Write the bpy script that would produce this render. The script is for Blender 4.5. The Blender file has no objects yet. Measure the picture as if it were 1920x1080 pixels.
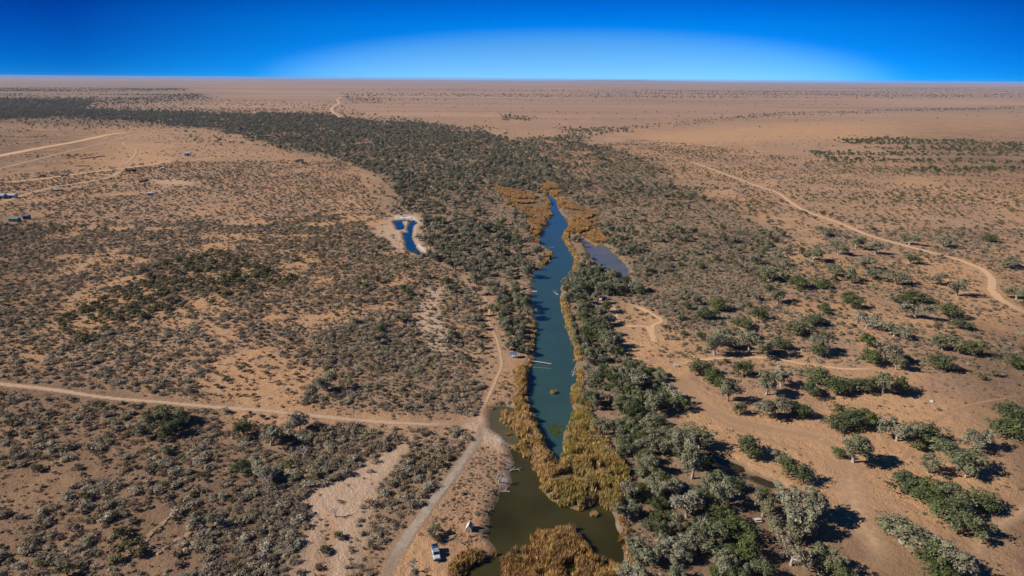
import bpy, math, random
import numpy as np
from mathutils import Matrix, Vector

SC = bpy.context.scene
COL = SC.collection
R_ = math.radians

# ------------------------------------------------------------------ camera
FPX, CAMZ, PITCH, ROLL = 1280.0, 120.0, R_(17.05), R_(0.38)
CAMROT = Matrix.Rotation(R_(90) - PITCH, 3, 'X') @ Matrix.Rotation(ROLL, 3, 'Z')
cam = bpy.data.objects.new('camera', bpy.data.cameras.new('camera'))
COL.objects.link(cam)
cam.data.lens = 24.0
cam.data.sensor_width = 36.0
cam.data.clip_start = 1.0
cam.data.clip_end = 200000.0
cam.matrix_world = Matrix.Translation((0, 0, CAMZ)) @ CAMROT.to_4x4()
SC.camera = cam

# ------------------------------------------------------------------ world, sun, exposure
HAZE = 2.5e-5
SUN_EL, SUN_AZ = R_(33), R_(264)          # azimuth clockwise from +Y: the sun stands to the left
world = bpy.data.worlds.new('World')
SC.world = world
world.use_nodes = True
wn, wl = world.node_tree.nodes, world.node_tree.links
sky = wn.new('ShaderNodeTexSky')
sky.sky_type = 'NISHITA'
sky.sun_disc = False
sky.sun_elevation = SUN_EL
sky.sun_rotation = SUN_AZ
sky.altitude = 15000
sky.dust_density = 0.1
sky.ozone_density = 2.0


def wmath(op, a, b=None, clamp=False):
    n = wn.new('ShaderNodeMath')
    n.operation = op
    n.use_clamp = clamp
    for i, v in enumerate((a, b)):
        if v is None:
            continue
        if isinstance(v, (int, float)):
            n.inputs[i].default_value = v
        else:
            wl.new(v, n.inputs[i])
    return n.outputs[0]


def wramp(fac, stops, interp='LINEAR'):
    n = wn.new('ShaderNodeValToRGB')
    n.color_ramp.interpolation = interp
    el = n.color_ramp.elements
    while len(el) < len(stops):
        el.new(0.5)
    for e, (p, c) in zip(el, stops):
        e.position = p
        e.color = (*c, 1)
    wl.new(fac, n.inputs[0])
    return n.outputs[0]


def wmix(kind, fac, a, b):
    n = wn.new('ShaderNodeMix')
    n.data_type = 'RGBA'
    n.blend_type = kind
    if isinstance(fac, (int, float)):
        n.inputs[0].default_value = fac
    else:
        wl.new(fac, n.inputs[0])
    wl.new(a, n.inputs[6])
    wl.new(b, n.inputs[7])
    return n.outputs[2]


wco = wn.new('ShaderNodeTexCoord')
wsep = wn.new('ShaderNodeSeparateXYZ')
wl.new(wco.outputs['Generated'], wsep.inputs[0])
wx, wy, wz = wsep.outputs
xo = wmath('SUBTRACT', wx, 0.085)
x2 = wmath('MULTIPLY', xo, xo)
side = wmath('DIVIDE', x2, wmath('ADD', x2, wmath('MULTIPLY', wy, wy)))     # vignette painted into the sky: palest low down and square to the sun's side
elev = wmath('MULTIPLY', wz, 3.0, True)                                      # 0 .. sin(19 deg)
ez = wmath('DIVIDE', wz, 0.072)
arch = wmath('ADD', wmath('MULTIPLY', ez, ez), wmath('MULTIPLY', side, 5.4))
pale = wramp(arch, [(0.0, (1, 1, 1)), (0.3, (0.88, 0.88, 0.88)), (0.6, (0.56, 0.56, 0.56)), (0.82, (0.12, 0.12, 0.12)), (0.94, (0, 0, 0)), (1.0, (0, 0, 0))], 'B_SPLINE')
pol = wmath('MULTIPLY', side, 3.0, True)  # sideways fade of the vignette painted into the sky
tintA = wramp(elev, [(0.0, (0.02, 0.50, 0.66)), (0.20, (0.0, 0.56, 0.90)), (0.33, (0.0, 0.37, 0.90)), (1.0, (0.10, 0.62, 0.95))])
tintB = wramp(elev, [(0.0, (0.0, 0.21, 0.33)), (0.12, (0.0, 0.17, 0.38)), (0.33, (0.0, 0.085, 0.38)), (1.0, (0.08, 0.50, 0.85))])
tintP = wramp(elev, [(0.0, (0.52, 0.70, 0.60)), (0.20, (0.40, 0.82, 0.80)), (1.0, (0.40, 0.82, 0.80))])
tint = wmix('MIX', pale, wmix('MIX', pol, tintA, tintB), tintP)
skyc = wmix('MULTIPLY', 1.0, sky.outputs[0], tint)
wl.new(skyc, wn['Background'].inputs[0])
wn['Background'].inputs[1].default_value = 0.15 * 1.0
SKY_GAIN = wn.new('ShaderNodeVectorMath')
SKY_GAIN.operation = 'SCALE'
SKY_GAIN.inputs[3].default_value = 1.45
wl.new(skyc, SKY_GAIN.inputs[0])
wl.new(SKY_GAIN.outputs[0], wn['Background'].inputs[0])

sun = bpy.data.objects.new('sun', bpy.data.lights.new('sun', 'SUN'))
COL.objects.link(sun)
sun.data.energy = 5.0
sun.data.angle = R_(0.55)
sun.data.color = (1.0, 0.93, 0.82)
SUNV = Vector((math.sin(SUN_AZ) * math.cos(SUN_EL), math.cos(SUN_AZ) * math.cos(SUN_EL), math.sin(SUN_EL)))
sun.rotation_euler = SUNV.to_track_quat('Z', 'Y').to_euler()
sun.location = (-200, 0, 300)

vs = SC.view_settings
vs.view_transform = 'Standard'
vs.look = 'None'
vs.exposure = 0.36
vs.gamma = 1.0
SC.render.engine = 'CYCLES'
SC.cycles.use_denoising = True
SC.cycles.max_bounces = 6
SC.cycles.transparent_max_bounces = 12
SC.cycles.volume_bounces = 0

# ------------------------------------------------------------------ small tools
rng = np.random.default_rng(7)
random.seed(7)
RM = np.array(CAMROT)


def gnd(px, py, z=0.0):
    """photo pixel -> point of the ground plane at height z (arrays allowed)"""
    px, py = np.asarray(px, float), np.asarray(py, float)
    d = np.stack([(px - 960) / FPX, (540 - py) / FPX, -np.ones_like(px)], -1) @ RM.T
    t = (z - CAMZ) / d[..., 2]
    return np.stack([d[..., 0] * t, d[..., 1] * t], -1)


def proj(x, y, z=0.0):
    p = np.stack([x, y, np.zeros_like(x) + z - CAMZ], -1) @ RM
    dep = -p[..., 2]
    ok = dep > 1
    dd = np.where(ok, dep, 1)
    return np.where(ok, 960 + FPX * p[..., 0] / dd, -9999), np.where(ok, 540 - FPX * p[..., 1] / dd, -9999), dep


def inpoly(x, y, poly):
    poly = np.asarray(poly, float)
    c = np.zeros(x.shape, bool)
    x1, y1 = poly[-1]
    for x2_, y2_ in poly:
        if y1 != y2_:
            c ^= ((y2_ > y) != (y1 > y)) & (x < (x1 - x2_) * (y - y2_) / (y1 - y2_) + x2_)
        x1, y1 = x2_, y2_
    return c


def segdist(x, y, pts, closed):
    pts = np.asarray(pts, float)
    best = np.full(x.shape, 1e9)
    n = len(pts)
    for i in range(n if closed else n - 1):
        a, b = pts[i], pts[(i + 1) % n]
        d = b - a
        L = max(d @ d, 1e-9)
        t = np.clip(((x - a[0]) * d[0] + (y - a[1]) * d[1]) / L, 0, 1)
        best = np.minimum(best, np.hypot(x - a[0] - t * d[0], y - a[1] - t * d[1]))
    return best


def smooth_line(pts, step, closed=False):
    """Catmull-Rom through pts, resampled about every step metres"""
    pts = np.asarray(pts, float)
    n = len(pts)
    out = []
    for i in range(n if closed else n - 1):
        if closed:
            p0, p1, p2, p3 = pts[i - 1], pts[i], pts[(i + 1) % n], pts[(i + 2) % n]
        else:
            p1, p2 = pts[i], pts[i + 1]
            p0 = pts[i - 1] if i else p1 * 2 - p2
            p3 = pts[i + 2] if i + 2 < n else p2 * 2 - p1
        m = max(1, int(np.linalg.norm(p2 - p1) / step))
        for k in range(m):
            t = k / m
            out.append(0.5 * ((2 * p1) + (p2 - p0) * t + (2 * p0 - 5 * p1 + 4 * p2 - p3) * t * t + (3 * p1 - p0 - 3 * p2 + p3) * t ** 3))
    if not closed:
        out.append(pts[-1])
    return np.array(out)


_tab = rng.random((256, 256))


def vnoise(x, y, s, ox=0.0):
    x, y = x / s + 37.3 + ox, y / s + 11.7 + ox * 1.7
    i, j = np.floor(x).astype(int), np.floor(y).astype(int)
    u, v = x - i, y - j
    u, v = u * u * (3 - 2 * u), v * v * (3 - 2 * v)
    g = lambda a, b: _tab[a % 256, b % 256]
    return (g(i, j) * (1 - u) + g(i + 1, j) * u) * (1 - v) + (g(i, j + 1) * (1 - u) + g(i + 1, j + 1) * u) * v


def fnoise(x, y, s, ox=0.0):
    return (vnoise(x, y, s, ox) * 4 + vnoise(x, y, s / 2.1, ox + 5) * 2 + vnoise(x, y, s / 4.3, ox + 9)) / 7


def smoothstep(a, b, x):
    t = np.clip((x - a) / (b - a), 0, 1)
    return t * t * (3 - 2 * t)


# ------------------------------------------------------------------ materials
class NT:
    def __init__(s, name):
        s.m = bpy.data.materials.new(name)
        s.m.use_nodes = True
        s.n, s.l = s.m.node_tree.nodes, s.m.node_tree.links
        s.b = s.n['Principled BSDF']
        s.out = s.n['Material Output']

    def node(s, t, **k):
        n = s.n.new(t)
        for a, v in k.items():
            setattr(n, a, v)
        return n

    def put(s, sock, v):
        if isinstance(v, bpy.types.NodeSocket):
            s.l.new(v, sock)
        elif isinstance(v, (tuple, list)) and len(v) == 3 and sock.type == 'RGBA':
            sock.default_value = (*v, 1)
        else:
            sock.default_value = v

    def math(s, op, a, b=0.0, clamp=False):
        n = s.node('ShaderNodeMath', operation=op, use_clamp=clamp)
        s.put(n.inputs[0], a)
        s.put(n.inputs[1], b)
        return n.outputs[0]

    def mix(s, f, a, b, kind='MIX'):
        n = s.node('ShaderNodeMix', data_type='RGBA', blend_type=kind)
        s.put(n.inputs[0], f)
        s.put(n.inputs[6], a)
        s.put(n.inputs[7], b)
        return n.outputs[2]

    def pos(s, scale=(1, 1, 1)):
        g = s.node('ShaderNodeNewGeometry')
        m = s.node('ShaderNodeMapping')
        s.l.new(g.outputs['Position'], m.inputs[0])
        m.inputs['Scale'].default_value = scale
        return m.outputs[0]

    def noise(s, scale, detail=4.0, rough=0.55, vec=None, lo=0.35, hi=0.65):
        n = s.node('ShaderNodeTexNoise')
        n.inputs['Scale'].default_value = scale
        n.inputs['Detail'].default_value = detail
        n.inputs['Roughness'].default_value = rough
        if vec is not None:
            s.l.new(vec, n.inputs['Vector'])
        r = s.node('ShaderNodeMapRange')
        s.l.new(n.outputs[0], r.inputs[0])
        r.inputs[1].default_value = lo
        r.inputs[2].default_value = hi
        return r.outputs[0]

    def attr(s, name):
        return s.node('ShaderNodeAttribute', attribute_name=name).outputs['Fac']

    def ramp(s, fac, stops):
        n = s.node('ShaderNodeValToRGB')
        el = n.color_ramp.elements
        while len(el) < len(stops):
            el.new(0.5)
        for e, (p, c) in zip(el, stops):
            e.position = p
            e.color = (*c, 1)
        s.put(n.inputs[0], fac)
        return n.outputs[0]

    def bump(s, h, strength=0.5, dist=0.2):
        n = s.node('ShaderNodeBump')
        n.inputs['Strength'].default_value = strength
        n.inputs['Distance'].default_value = dist
        s.put(n.inputs['Height'], h)
        s.l.new(n.outputs[0], s.b.inputs['Normal'])

    def done(s, col, rough=0.9, spec=0.15, metal=0.0):
        s.put(s.b.inputs['Base Color'], col)
        s.put(s.b.inputs['Roughness'], rough)
        s.put(s.b.inputs['Specular IOR Level'], spec)
        s.put(s.b.inputs['Metallic'], metal)
        return s.m


def plain(name, col, rough=0.6, spec=0.3, metal=0.0, vary=0.12, scale=1.5):
    t = NT(name)
    v = t.noise(scale, 5, 0.6, t.pos())
    dark = tuple(c * (1 - vary * 2) for c in col)
    return t.done(t.mix(v, dark, col), rough, spec, metal)


def leafmat(name, stops, trans=0.0):
    """foliage: hue by plant (object random), tone by leaf clump"""
    t = NT(name)
    oi = t.node('ShaderNodeObjectInfo')
    c = t.ramp(oi.outputs['Random'], stops)
    tone = t.attr('tone')
    c2 = t.mix(1.0, c, t.node('ShaderNodeCombineColor').outputs[0], 'MULTIPLY')
    comb = c2.node.inputs[7].links[0].from_node
    for i in range(3):
        t.put(comb.inputs[i], tone)
    t.done(c2, 0.75, 0.12)
    tl = t.node('ShaderNodeBsdfTranslucent')
    t.l.new(c2, tl.inputs[0])
    mx = t.node('ShaderNodeMixShader')
    mx.inputs[0].default_value = 0.22
    t.l.new(t.b.outputs[0], mx.inputs[1])
    t.l.new(tl.outputs[0], mx.inputs[2])
    t.l.new(mx.outputs[0], t.out.inputs[0])
    return t.m


# ------------------------------------------------------------------ mesh builder
class MB:
    def __init__(s):
        s.v, s.f, s.mi = [], [], []

    def add(s, vs_, fs_, mi=0):
        o = len(s.v)
        s.v += [tuple(p) for p in vs_]
        s.f += [tuple(i + o for i in f) for f in fs_]
        s.mi += [mi] * len(fs_)
        return s

    def box(s, c, d, ch=0.0, mi=0, top=(1, 1)):
        x, y, z = d[0] / 2, d[1] / 2, d[2] / 2
        if ch <= 0:
            vs_ = [(c[0] + sx * x * (top[0] if sz > 0 else 1), c[1] + sy * y * (top[1] if sz > 0 else 1), c[2] + sz * z)
                   for sz in (-1, 1) for sx, sy in ((-1, -1), (1, -1), (1, 1), (-1, 1))]
            return s.add(vs_, [(3, 2, 1, 0), (4, 5, 6, 7), (0, 1, 5, 4), (1, 2, 6, 5), (2, 3, 7, 6), (3, 0, 4, 7)], mi)
        rings = [(-z, ch), (-z + ch, 0), (z - ch, 0), (z, ch)]
        vs_ = []
        for zz, inset in rings:
            k = top if zz > 0 else (1, 1)
            a, b = (x - inset) * k[0], (y - inset) * k[1]
            q = ch * 0.9
            for px_, py_ in ((-a + q, -b), (a - q, -b), (a, -b + q), (a, b - q), (a - q, b), (-a + q, b), (-a, b - q), (-a, -b + q)):
                vs_.append((c[0] + px_, c[1] + py_, c[2] + zz))
        fs_ = [tuple(range(7, -1, -1)), tuple(range(24, 32))]
        for r in range(3):
            for i in range(8):
                j = (i + 1) % 8
                fs_.append((r * 8 + i, r * 8 + j, r * 8 + 8 + j, r * 8 + 8 + i))
        return s.add(vs_, fs_, mi)

    def tube(s, pts, rad, n=6, mi=0, cap=True):
        pts = [Vector(p) for p in pts]
        rings = []
        for i, p in enumerate(pts):
            d = (pts[min(i + 1, len(pts) - 1)] - pts[max(i - 1, 0)]).normalized()
            up = Vector((0, 0, 1)) if abs(d.z) < 0.9 else Vector((1, 0, 0))
            a = d.cross(up).normalized()
            b = d.cross(a)
            rings.append([p + (a * math.cos(6.2832 * k / n) + b * math.sin(6.2832 * k / n)) * rad[i] for k in range(n)])
        fs_ = []
        for i in range(len(pts) - 1):
            for k in range(n):
                l_ = (k + 1) % n
                fs_.append((i * n + k, i * n + l_, i * n + n + l_, i * n + n + k))
        if cap:
            fs_.append(tuple(range(n)))
            fs_.append(tuple(range((len(pts) - 1) * n, len(pts) * n))[::-1])
        return s.add([p for r in rings for p in r], fs_, mi)

    def prism(s, prof, x0, x1, mi=0):
        """profile of (y,z) swept along x"""
        n = len(prof)
        vs_ = [(x0, y, z) for y, z in prof] + [(x1, y, z) for y, z in prof]
        fs_ = [tuple(range(n))[::-1], tuple(range(n, 2 * n))] + [(i, (i + 1) % n, n + (i + 1) % n, n + i) for i in range(n)]
        return s.add(vs_, fs_, mi)

    def mesh(s, name, mats):
        m = bpy.data.meshes.new(name)
        m.from_pydata(s.v, [], s.f)
        for q in (mats if isinstance(mats, (list, tuple)) else [mats]):
            m.materials.append(q)
        m.polygons.foreach_set('material_index', s.mi)
        m.update()
        return m

    def build(s, name, mat, parent=None):
        o = bpy.data.objects.new(name, s.mesh(name, mat))
        COL.objects.link(o)
        if parent:
            o.parent = parent
        return o


def np_mesh(name, verts, faces, mat, attrs=None, mi=None):
    """faces: (n,k) array"""
    m = bpy.data.meshes.new(name)
    verts, faces = np.asarray(verts, np.float32), np.asarray(faces, np.int32)
    k = faces.shape[1]
    m.vertices.add(len(verts))
    m.vertices.foreach_set('co', verts.ravel())
    m.loops.add(faces.size)
    m.loops.foreach_set('vertex_index', faces.ravel())
    m.polygons.add(len(faces))
    m.polygons.foreach_set('loop_start', np.arange(0, faces.size, k, dtype=np.int32))
    for q in (mat if isinstance(mat, (list, tuple)) else [mat]):
        m.materials.append(q)
    if mi is not None:
        m.polygons.foreach_set('material_index', np.asarray(mi, np.int32))
    m.update(calc_edges=True)
    for a, val in (attrs or {}).items():
        dom = 'POINT' if len(val) == len(verts) else 'FACE'
        m.attributes.new(a, 'FLOAT', dom).data.foreach_set('value', np.asarray(val, np.float32))
    return m


def link(name, mesh, parent=None):
    o = bpy.data.objects.new(name, mesh)
    COL.objects.link(o)
    if parent:
        o.parent = parent
    return o


def tag(o, label, cat, group=None, kind=None):
    o['label'] = label
    o['category'] = cat
    if group:
        o['group'] = group
    if kind:
        o['kind'] = kind
    return o


def structure(o, label=None):
    o['kind'] = 'structure'
    if label:
        o['label'] = label
    return o


def empty(name, loc, rz=0.0):
    o = bpy.data.objects.new(name, None)
    COL.objects.link(o)
    o.location = loc
    o.rotation_euler = (0, 0, rz)
    o.empty_display_size = 0.5
    return o


# ------------------------------------------------------------------ the plan of the place (traced, then laid on the ground)
WZ = -1.0            # water level


def wpoly(pts, z=WZ, step=1.6, rough=2.6):
    p = np.array(pts, float)
    q = smooth_line(gnd(p[:, 0], p[:, 1], z), step, True)
    k = np.stack([fnoise(q[:, 0], q[:, 1], 4.0, 31) - 0.5, fnoise(q[:, 0], q[:, 1], 4.0, 37) - 0.5], 1)
    return q + k * rough


RIVER = wpoly([(1027, 360), (1025, 370), (1036, 383), (1028, 390), (1014, 404), (1023, 410), (1026, 421), (1017, 432), (1012, 445), (1014, 456), (1028, 466),
               (1034, 476), (1028, 491), (1013, 503), (1001, 515), (1000, 542), (996, 578), (1003, 598), (1003, 624), (1000, 655), (999, 675), (991, 695), (989, 720),
               (990, 750), (1002, 783), (1010, 817), (1027, 845), (1044, 877), (1052, 867), (1057, 843), (1060, 810), (1070, 787), (1073, 770), (1070, 740), (1070, 724), (1083, 715),
               (1080, 689), (1076, 653), (1067, 631), (1062, 611), (1053, 582), (1052, 553), (1054, 533), (1068, 520), (1074, 505), (1078, 489), (1073, 476), (1061, 458), (1054, 444),
               (1057, 436), (1066, 424), (1063, 413), (1049, 397), (1043, 376), (1032, 367)])
LAGOON = wpoly([(1088, 443), (1100, 452), (1110, 458), (1119, 463), (1128, 461), (1136, 462), (1147, 473), (1160, 485), (1174, 499), (1180, 512), (1178, 524), (1168, 526), (1150, 519), (1132, 506), (1116, 492), (1104, 474), (1096, 460)])
POND = wpoly([(950, 838), (975, 850), (997, 866), (1012, 893), (1016, 920), (1030, 936), (1062, 949), (1088, 957), (1108, 949), (1115, 940), (1132, 950), (1152, 966), (1154, 992), (1168, 1012), (1172, 1047),
              (1182, 1085), (1100, 1120), (980, 1130), (870, 1110), (868, 1072), (895, 1052), (925, 1035), (916, 1013), (913, 997), (917, 980), (927, 963), (934, 940), (950, 920), (961, 900), (957, 878), (966, 866), (956, 850)])
BACKPOND = wpoly([(922, 775), (932, 765), (950, 762), (967, 770), (969, 783), (962, 800), (972, 815), (976, 827), (958, 834), (940, 816), (927, 808), (921, 792)])
KEY_L = wpoly([(739, 418), (742, 414.5), (752, 413), (760, 412.3), (769, 413.5), (780, 416.5), (781, 419.5), (775, 424), (773, 436), (772, 445), (776, 456), (784, 469), (793, 475.5), (810, 477.5), (824, 478),
               (812, 481), (795, 481), (777, 474), (764, 467), (760, 452), (756, 437), (757, 434), (746, 431), (744, 425)], step=1.5, rough=1.2)
KEY_ISLE = [wpoly([(753.5, 417), (757, 415.5), (764, 415), (769, 417), (768, 421), (764.5, 426), (765.5, 433), (767, 436), (752, 435.5), (745, 432.5), (755, 430.5), (758.5, 424.5)], step=1.2, rough=1.0)]
POOLS = [smooth_line(gnd(*np.array(q, float).T, WZ), 1.5) for q in ([(1110, 788), (1140, 795), (1178, 804)], [(1314, 850), (1350, 865), (1396, 885)], [(1406, 893), (1430, 903), (1458, 914)])]


def ribbon_poly(c, hw):
    d = np.gradient(c, axis=0)
    d /= np.linalg.norm(d, axis=1)[:, None]
    nrm = np.stack([-d[:, 1], d[:, 0]], 1)
    w = hw * (0.75 + 0.5 * vnoise(c[:, 0], c[:, 1], 12))[:, None]
    w[0] = w[-1] = 0.4
    return np.concatenate([c + nrm * w, (c - nrm * w)[::-1]])


CREEKS = [ribbon_poly(q, w_) for q, w_ in zip(POOLS, (1.8, 2.7, 1.7))]
WATERS = [('river', RIVER), ('lagoon', LAGOON), ('pond', POND), ('back_pond', BACKPOND), ('key_pond', KEY_L), ('creek', CREEKS[0]), ('creek', CREEKS[1]), ('creek', CREEKS[2])]

REEDS = {
    'west': [(990, 688), (989, 720), (990, 750), (1002, 785), (1011, 818), (1028, 846), (1046, 880), (1030, 905), (1014, 920), (1007, 893), (993, 868), (974, 851), (960, 842), (976, 830), (966, 810), (944, 797), (932, 780), (948, 774), (968, 784), (966, 762), (958, 752), (966, 740), (968, 722), (963, 700), (975, 690)],
    'east': [(1046, 880), (1054, 864), (1058, 842), (1061, 812), (1071, 789), (1073, 768), (1071, 730), (1084, 726), (1096, 748), (1106, 777), (1120, 803), (1130, 828), (1146, 852), (1165, 872), (1181, 892), (1180, 912), (1168, 932), (1165, 962), (1152, 966), (1132, 951), (1116, 941), (1107, 951), (1087, 959), (1061, 951), (1029, 938), (1014, 920), (1030, 905)],
    'front': [(942, 1048), (958, 1034), (1000, 1030), (1004, 1006), (1020, 996), (1050, 992), (1076, 1000), (1092, 1018), (1106, 1030), (1112, 1048), (1136, 1053), (1160, 1068), (1178, 1078), (1180, 1120), (945, 1125), (938, 1072)],
    'corner': [(858, 1056), (880, 1040), (908, 1038), (938, 1046), (934, 1058), (905, 1062), (880, 1070), (862, 1084), (840, 1092), (842, 1066)],
    'fringe': [(1051, 556), (1053, 582), (1062, 611), (1067, 631), (1076, 653), (1080, 689), (1084, 722), (1094, 730), (1091, 690), (1086, 650), (1079, 628), (1073, 608), (1064, 580), (1060, 556)],
    'spit': [(1072, 517), (1077, 489), (1072, 477), (1061, 459), (1054, 445), (1058, 436), (1066, 440), (1066, 452), (1074, 466), (1083, 480), (1086, 495), (1081, 517)],
    'lagoon': [(1028, 361), (1033, 367), (1044, 377), (1049, 397), (1063, 413), (1067, 424), (1058, 437), (1066, 441), (1080, 440), (1094, 446), (1107, 453), (1112, 461), (1120, 464), (1124, 458), (1134, 461), (1142, 456), (1129, 442), (1121, 425), (1119, 404), (1105, 396), (1090, 393), (1075, 384), (1060, 376), (1050, 366), (1046, 350), (1031, 345), (1016, 348), (1014, 358), (1024, 366)],
    'marsh': [(912, 351), (925, 350), (945, 356), (975, 359), (990, 366), (1012, 373), (1025, 374), (1036, 385), (1028, 390), (1034, 399), (1037, 407), (1035, 412), (1024, 410), (1016, 405), (1020, 412), (1027, 421), (1018, 432), (1012, 445), (1014, 457), (1008, 463), (1001, 458), (999, 445), (990, 426), (988, 411), (978, 396), (946, 386), (948, 371), (935, 363), (920, 356)],
    'shore': [(1152, 978), (1166, 1008), (1171, 1048), (1182, 1095), (1196, 1095), (1186, 1040), (1178, 1000), (1166, 972)],
    'bank': [(1003, 598), (1004, 625), (1001, 655), (999, 678), (992, 690), (985, 690), (993, 660), (996, 625), (997, 600)],
    'key': [(1034, 470), (1035, 478), (1028, 493), (1013, 504), (1010, 500), (1024, 488), (1028, 476)],
}
REEDW = {k: gnd(*np.array(v, float).T, WZ) for k, v in REEDS.items()}

# tracks: (name, width m, pixel line, soil index)
TRACKS = [
    ('dirt_road', 4.6, [(-140, 706), (0, 720), (100, 731), (200, 746), (300, 754), (400, 763), (500, 770), (600, 781), (700, 791), (800, 796), (862, 793), (900, 786)], 0, 'pale dirt road running in from the left to the river reeds'),
    ('gravel_track', 5.0, [(900, 785), (902, 806), (893, 826), (873, 856), (847, 894), (820, 928), (790, 970), (763, 1007), (735, 1055), (712, 1110)], 1, 'grey gravel track running down past the parked utility'),
    ('river_track', 2.3, [(902, 786), (908, 760), (920, 734), (932, 706), (940, 686), (938, 664), (930, 634), (916, 601), (917, 577), (908, 556), (905, 540)], 0, 'sandy track beside the trees on the near river bank'),
    ('plain_road', 7.5, [(1270, 297), (1300, 305), (1360, 327), (1423, 350), (1457, 361), (1487, 383), (1520, 400), (1573, 418), (1625, 440), (1687, 458), (1747, 474), (1800, 488), (1840, 504), (1860, 524), (1858, 543), (1873, 560), (1897, 574), (1925, 588), (2050, 640)], 2, 'orange dirt road curving across the plain to the right edge'),
    ('camp_road', 15.0, [(1268, 700), (1288, 728), (1313, 757), (1363, 783), (1430, 801), (1513, 815), (1560, 840), (1585, 870), (1597, 905), (1601, 930), (1607, 970), (1640, 1020), (1660, 1090)], 4, 'wide sandy road through the trees in the lower right'),
    ('corner_track', 7.0, [(1990, 900), (1920, 955), (1867, 988), (1835, 1022), (1838, 1090)], 4, 'sandy track curving round the dark green trees in the corner'),
    ('camp_rut', 5.0, [(1268, 700), (1288, 728), (1313, 757), (1363, 783), (1430, 801), (1513, 815), (1556, 832), (1580, 862), (1594, 900)], 3, 'lighter wheel path within the wide sandy road'),
    ('camp_loop', 4.0, [(1128, 566), (1142, 565), (1153, 590), (1162, 607), (1185, 612), (1213, 613), (1227, 640), (1222, 612), (1240, 602), (1215, 585), (1187, 573), (1150, 566)], 2, 'orange looping track through the riverside camp sites'),
    ('camp_spur', 4.0, [(1163, 632), (1170, 648), (1174, 660), (1172, 676)], 2, 'short orange spur between camp trees'),
    ('flat_track', 4.0, [(1240, 690), (1300, 678), (1370, 672), (1447, 672), (1513, 684), (1597, 692), (1680, 688)], 2, 'sandy track between two rows of bushy trees'),
    ('rut', 2.2, [(1545, 850), (1572, 872), (1590, 895), (1598, 912)], 3, 'faint wheel ruts joining the fan from the left'),
    ('rut', 2.2, [(1650, 852), (1628, 872), (1606, 893), (1600, 915)], 3, 'faint wheel ruts joining the fan from the right'),
    ('rut', 2.4, [(1600, 925), (1570, 960), (1550, 1000), (1545, 1090)], 3, 'faint wheel ruts leaving the fan downward'),
    ('rut', 2.4, [(1600, 820), (1660, 870), (1690, 862), (1740, 800), (1800, 765), (1920, 740)], 3, 'faint wheel ruts looping behind the dark clump'),
    ('rut', 2.4, [(1700, 690), (1735, 720), (1760, 765), (1850, 800), (1870, 850)], 3, 'faint wheel ruts past the lone dark bush'),
    ('rut', 2.4, [(1580, 624), (1625, 612), (1663, 603), (1730, 600), (1750, 640)], 3, 'faint wheel ruts under the scattered trees'),
    ('rut', 2.4, [(1292, 735), (1330, 778), (1400, 812), (1480, 838), (1560, 870)], 3, 'faint wheel ruts below the wide sandy road'),
    ('rut', 2.2, [(770, 1008), (790, 1030), (800, 1060), (790, 1095)], 3, 'faint wheel ruts round the parked utility'),
    ('airstrip', 30.0, [(-160, 320), (0, 292), (62, 280), (146, 265), (208, 252), (266, 246)], 2, 'broad bare earth airstrip on the far left plain'),
    ('airstrip_road', 10.0, [(-120, 338), (0, 316), (73, 298), (146, 280), (208, 265), (250, 255)], 0, 'narrow pale road alongside the airstrip'),
    ('yard_link', 9.0, [(228, 262), (233, 271), (254, 281), (250, 293), (238, 305), (227, 317)], 0, 'bent pale track linking airstrip road and yard'),
    ('yard_road', 12.0, [(-100, 350), (0, 343), (83, 335), (187, 321), (227, 317), (292, 307), (330, 300)], 2, 'earth road past the trucks on the left plain'),
    ('shed_road', 9.0, [(-80, 397), (0, 380), (52, 364), (104, 351), (167, 341), (208, 332), (226, 320)], 0, 'earth road passing the white sheds at the left edge'),
    ('far_road', 14.0, [(-60, 227), (0, 226), (80, 224), (140, 223)], 0, 'thin pale road in front of the distant wood'),
    ('far_bend_road', 20.0, [(640, 182), (632, 187), (636, 193), (622, 203), (626, 212), (640, 222)], 2, 'bending earth road beyond the wood'),
    ('pond_path', 3.0, [(694, 434), (706, 437), (722, 444), (737, 452), (747, 462), (748, 474)], 0, 'curved sandy path left of the keyhole pond'),
    ('scrub_path', 2.5, [(860, 481), (880, 485), (900, 489), (930, 494)], 0, 'short pale path among the trees near the river'),
]
TRACKW = [(n, w, smooth_line(gnd(*np.array(p, float).T), 3.0 if p[0][1] > 330 else 12.0), s, lab) for n, w, p, s, lab in TRACKS]

# bare patches, photo outlines (soil kinds: sand = pale wash, bare = open orange soil)
SAND = [
    [(778, 810), (768, 838), (742, 876), (700, 912), (680, 945), (668, 985), (655, 1030), (648, 1090), (612, 1090), (622, 1030), (630, 975), (615, 960), (598, 1010), (588, 1090), (535, 1090), (556, 1037), (582, 985), (568, 930), (628, 900), (688, 866), (738, 842)],
    [(690, 915), (720, 890), (705, 930), (690, 985), (672, 1060), (660, 1060), (678, 980)],
    [(822, 530), (832, 552), (822, 590), (845, 640), (838, 668), (810, 662), (790, 632), (776, 605), (790, 560), (806, 535)],
    [(735, 402), (790, 402), (790, 440), (782, 455), (800, 468), (825, 479), (790, 476), (758, 470), (745, 474), (728, 452), (694, 436), (720, 425)],
    [(880, 783), (918, 775), (925, 805), (955, 830), (952, 850), (930, 845), (905, 830), (890, 812), (860, 800)],
    [(905, 1005), (918, 985), (922, 1015), (912, 1030)],
    [(281, 338), (330, 337), (365, 344), (362, 350), (300, 346)],
]
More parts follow.
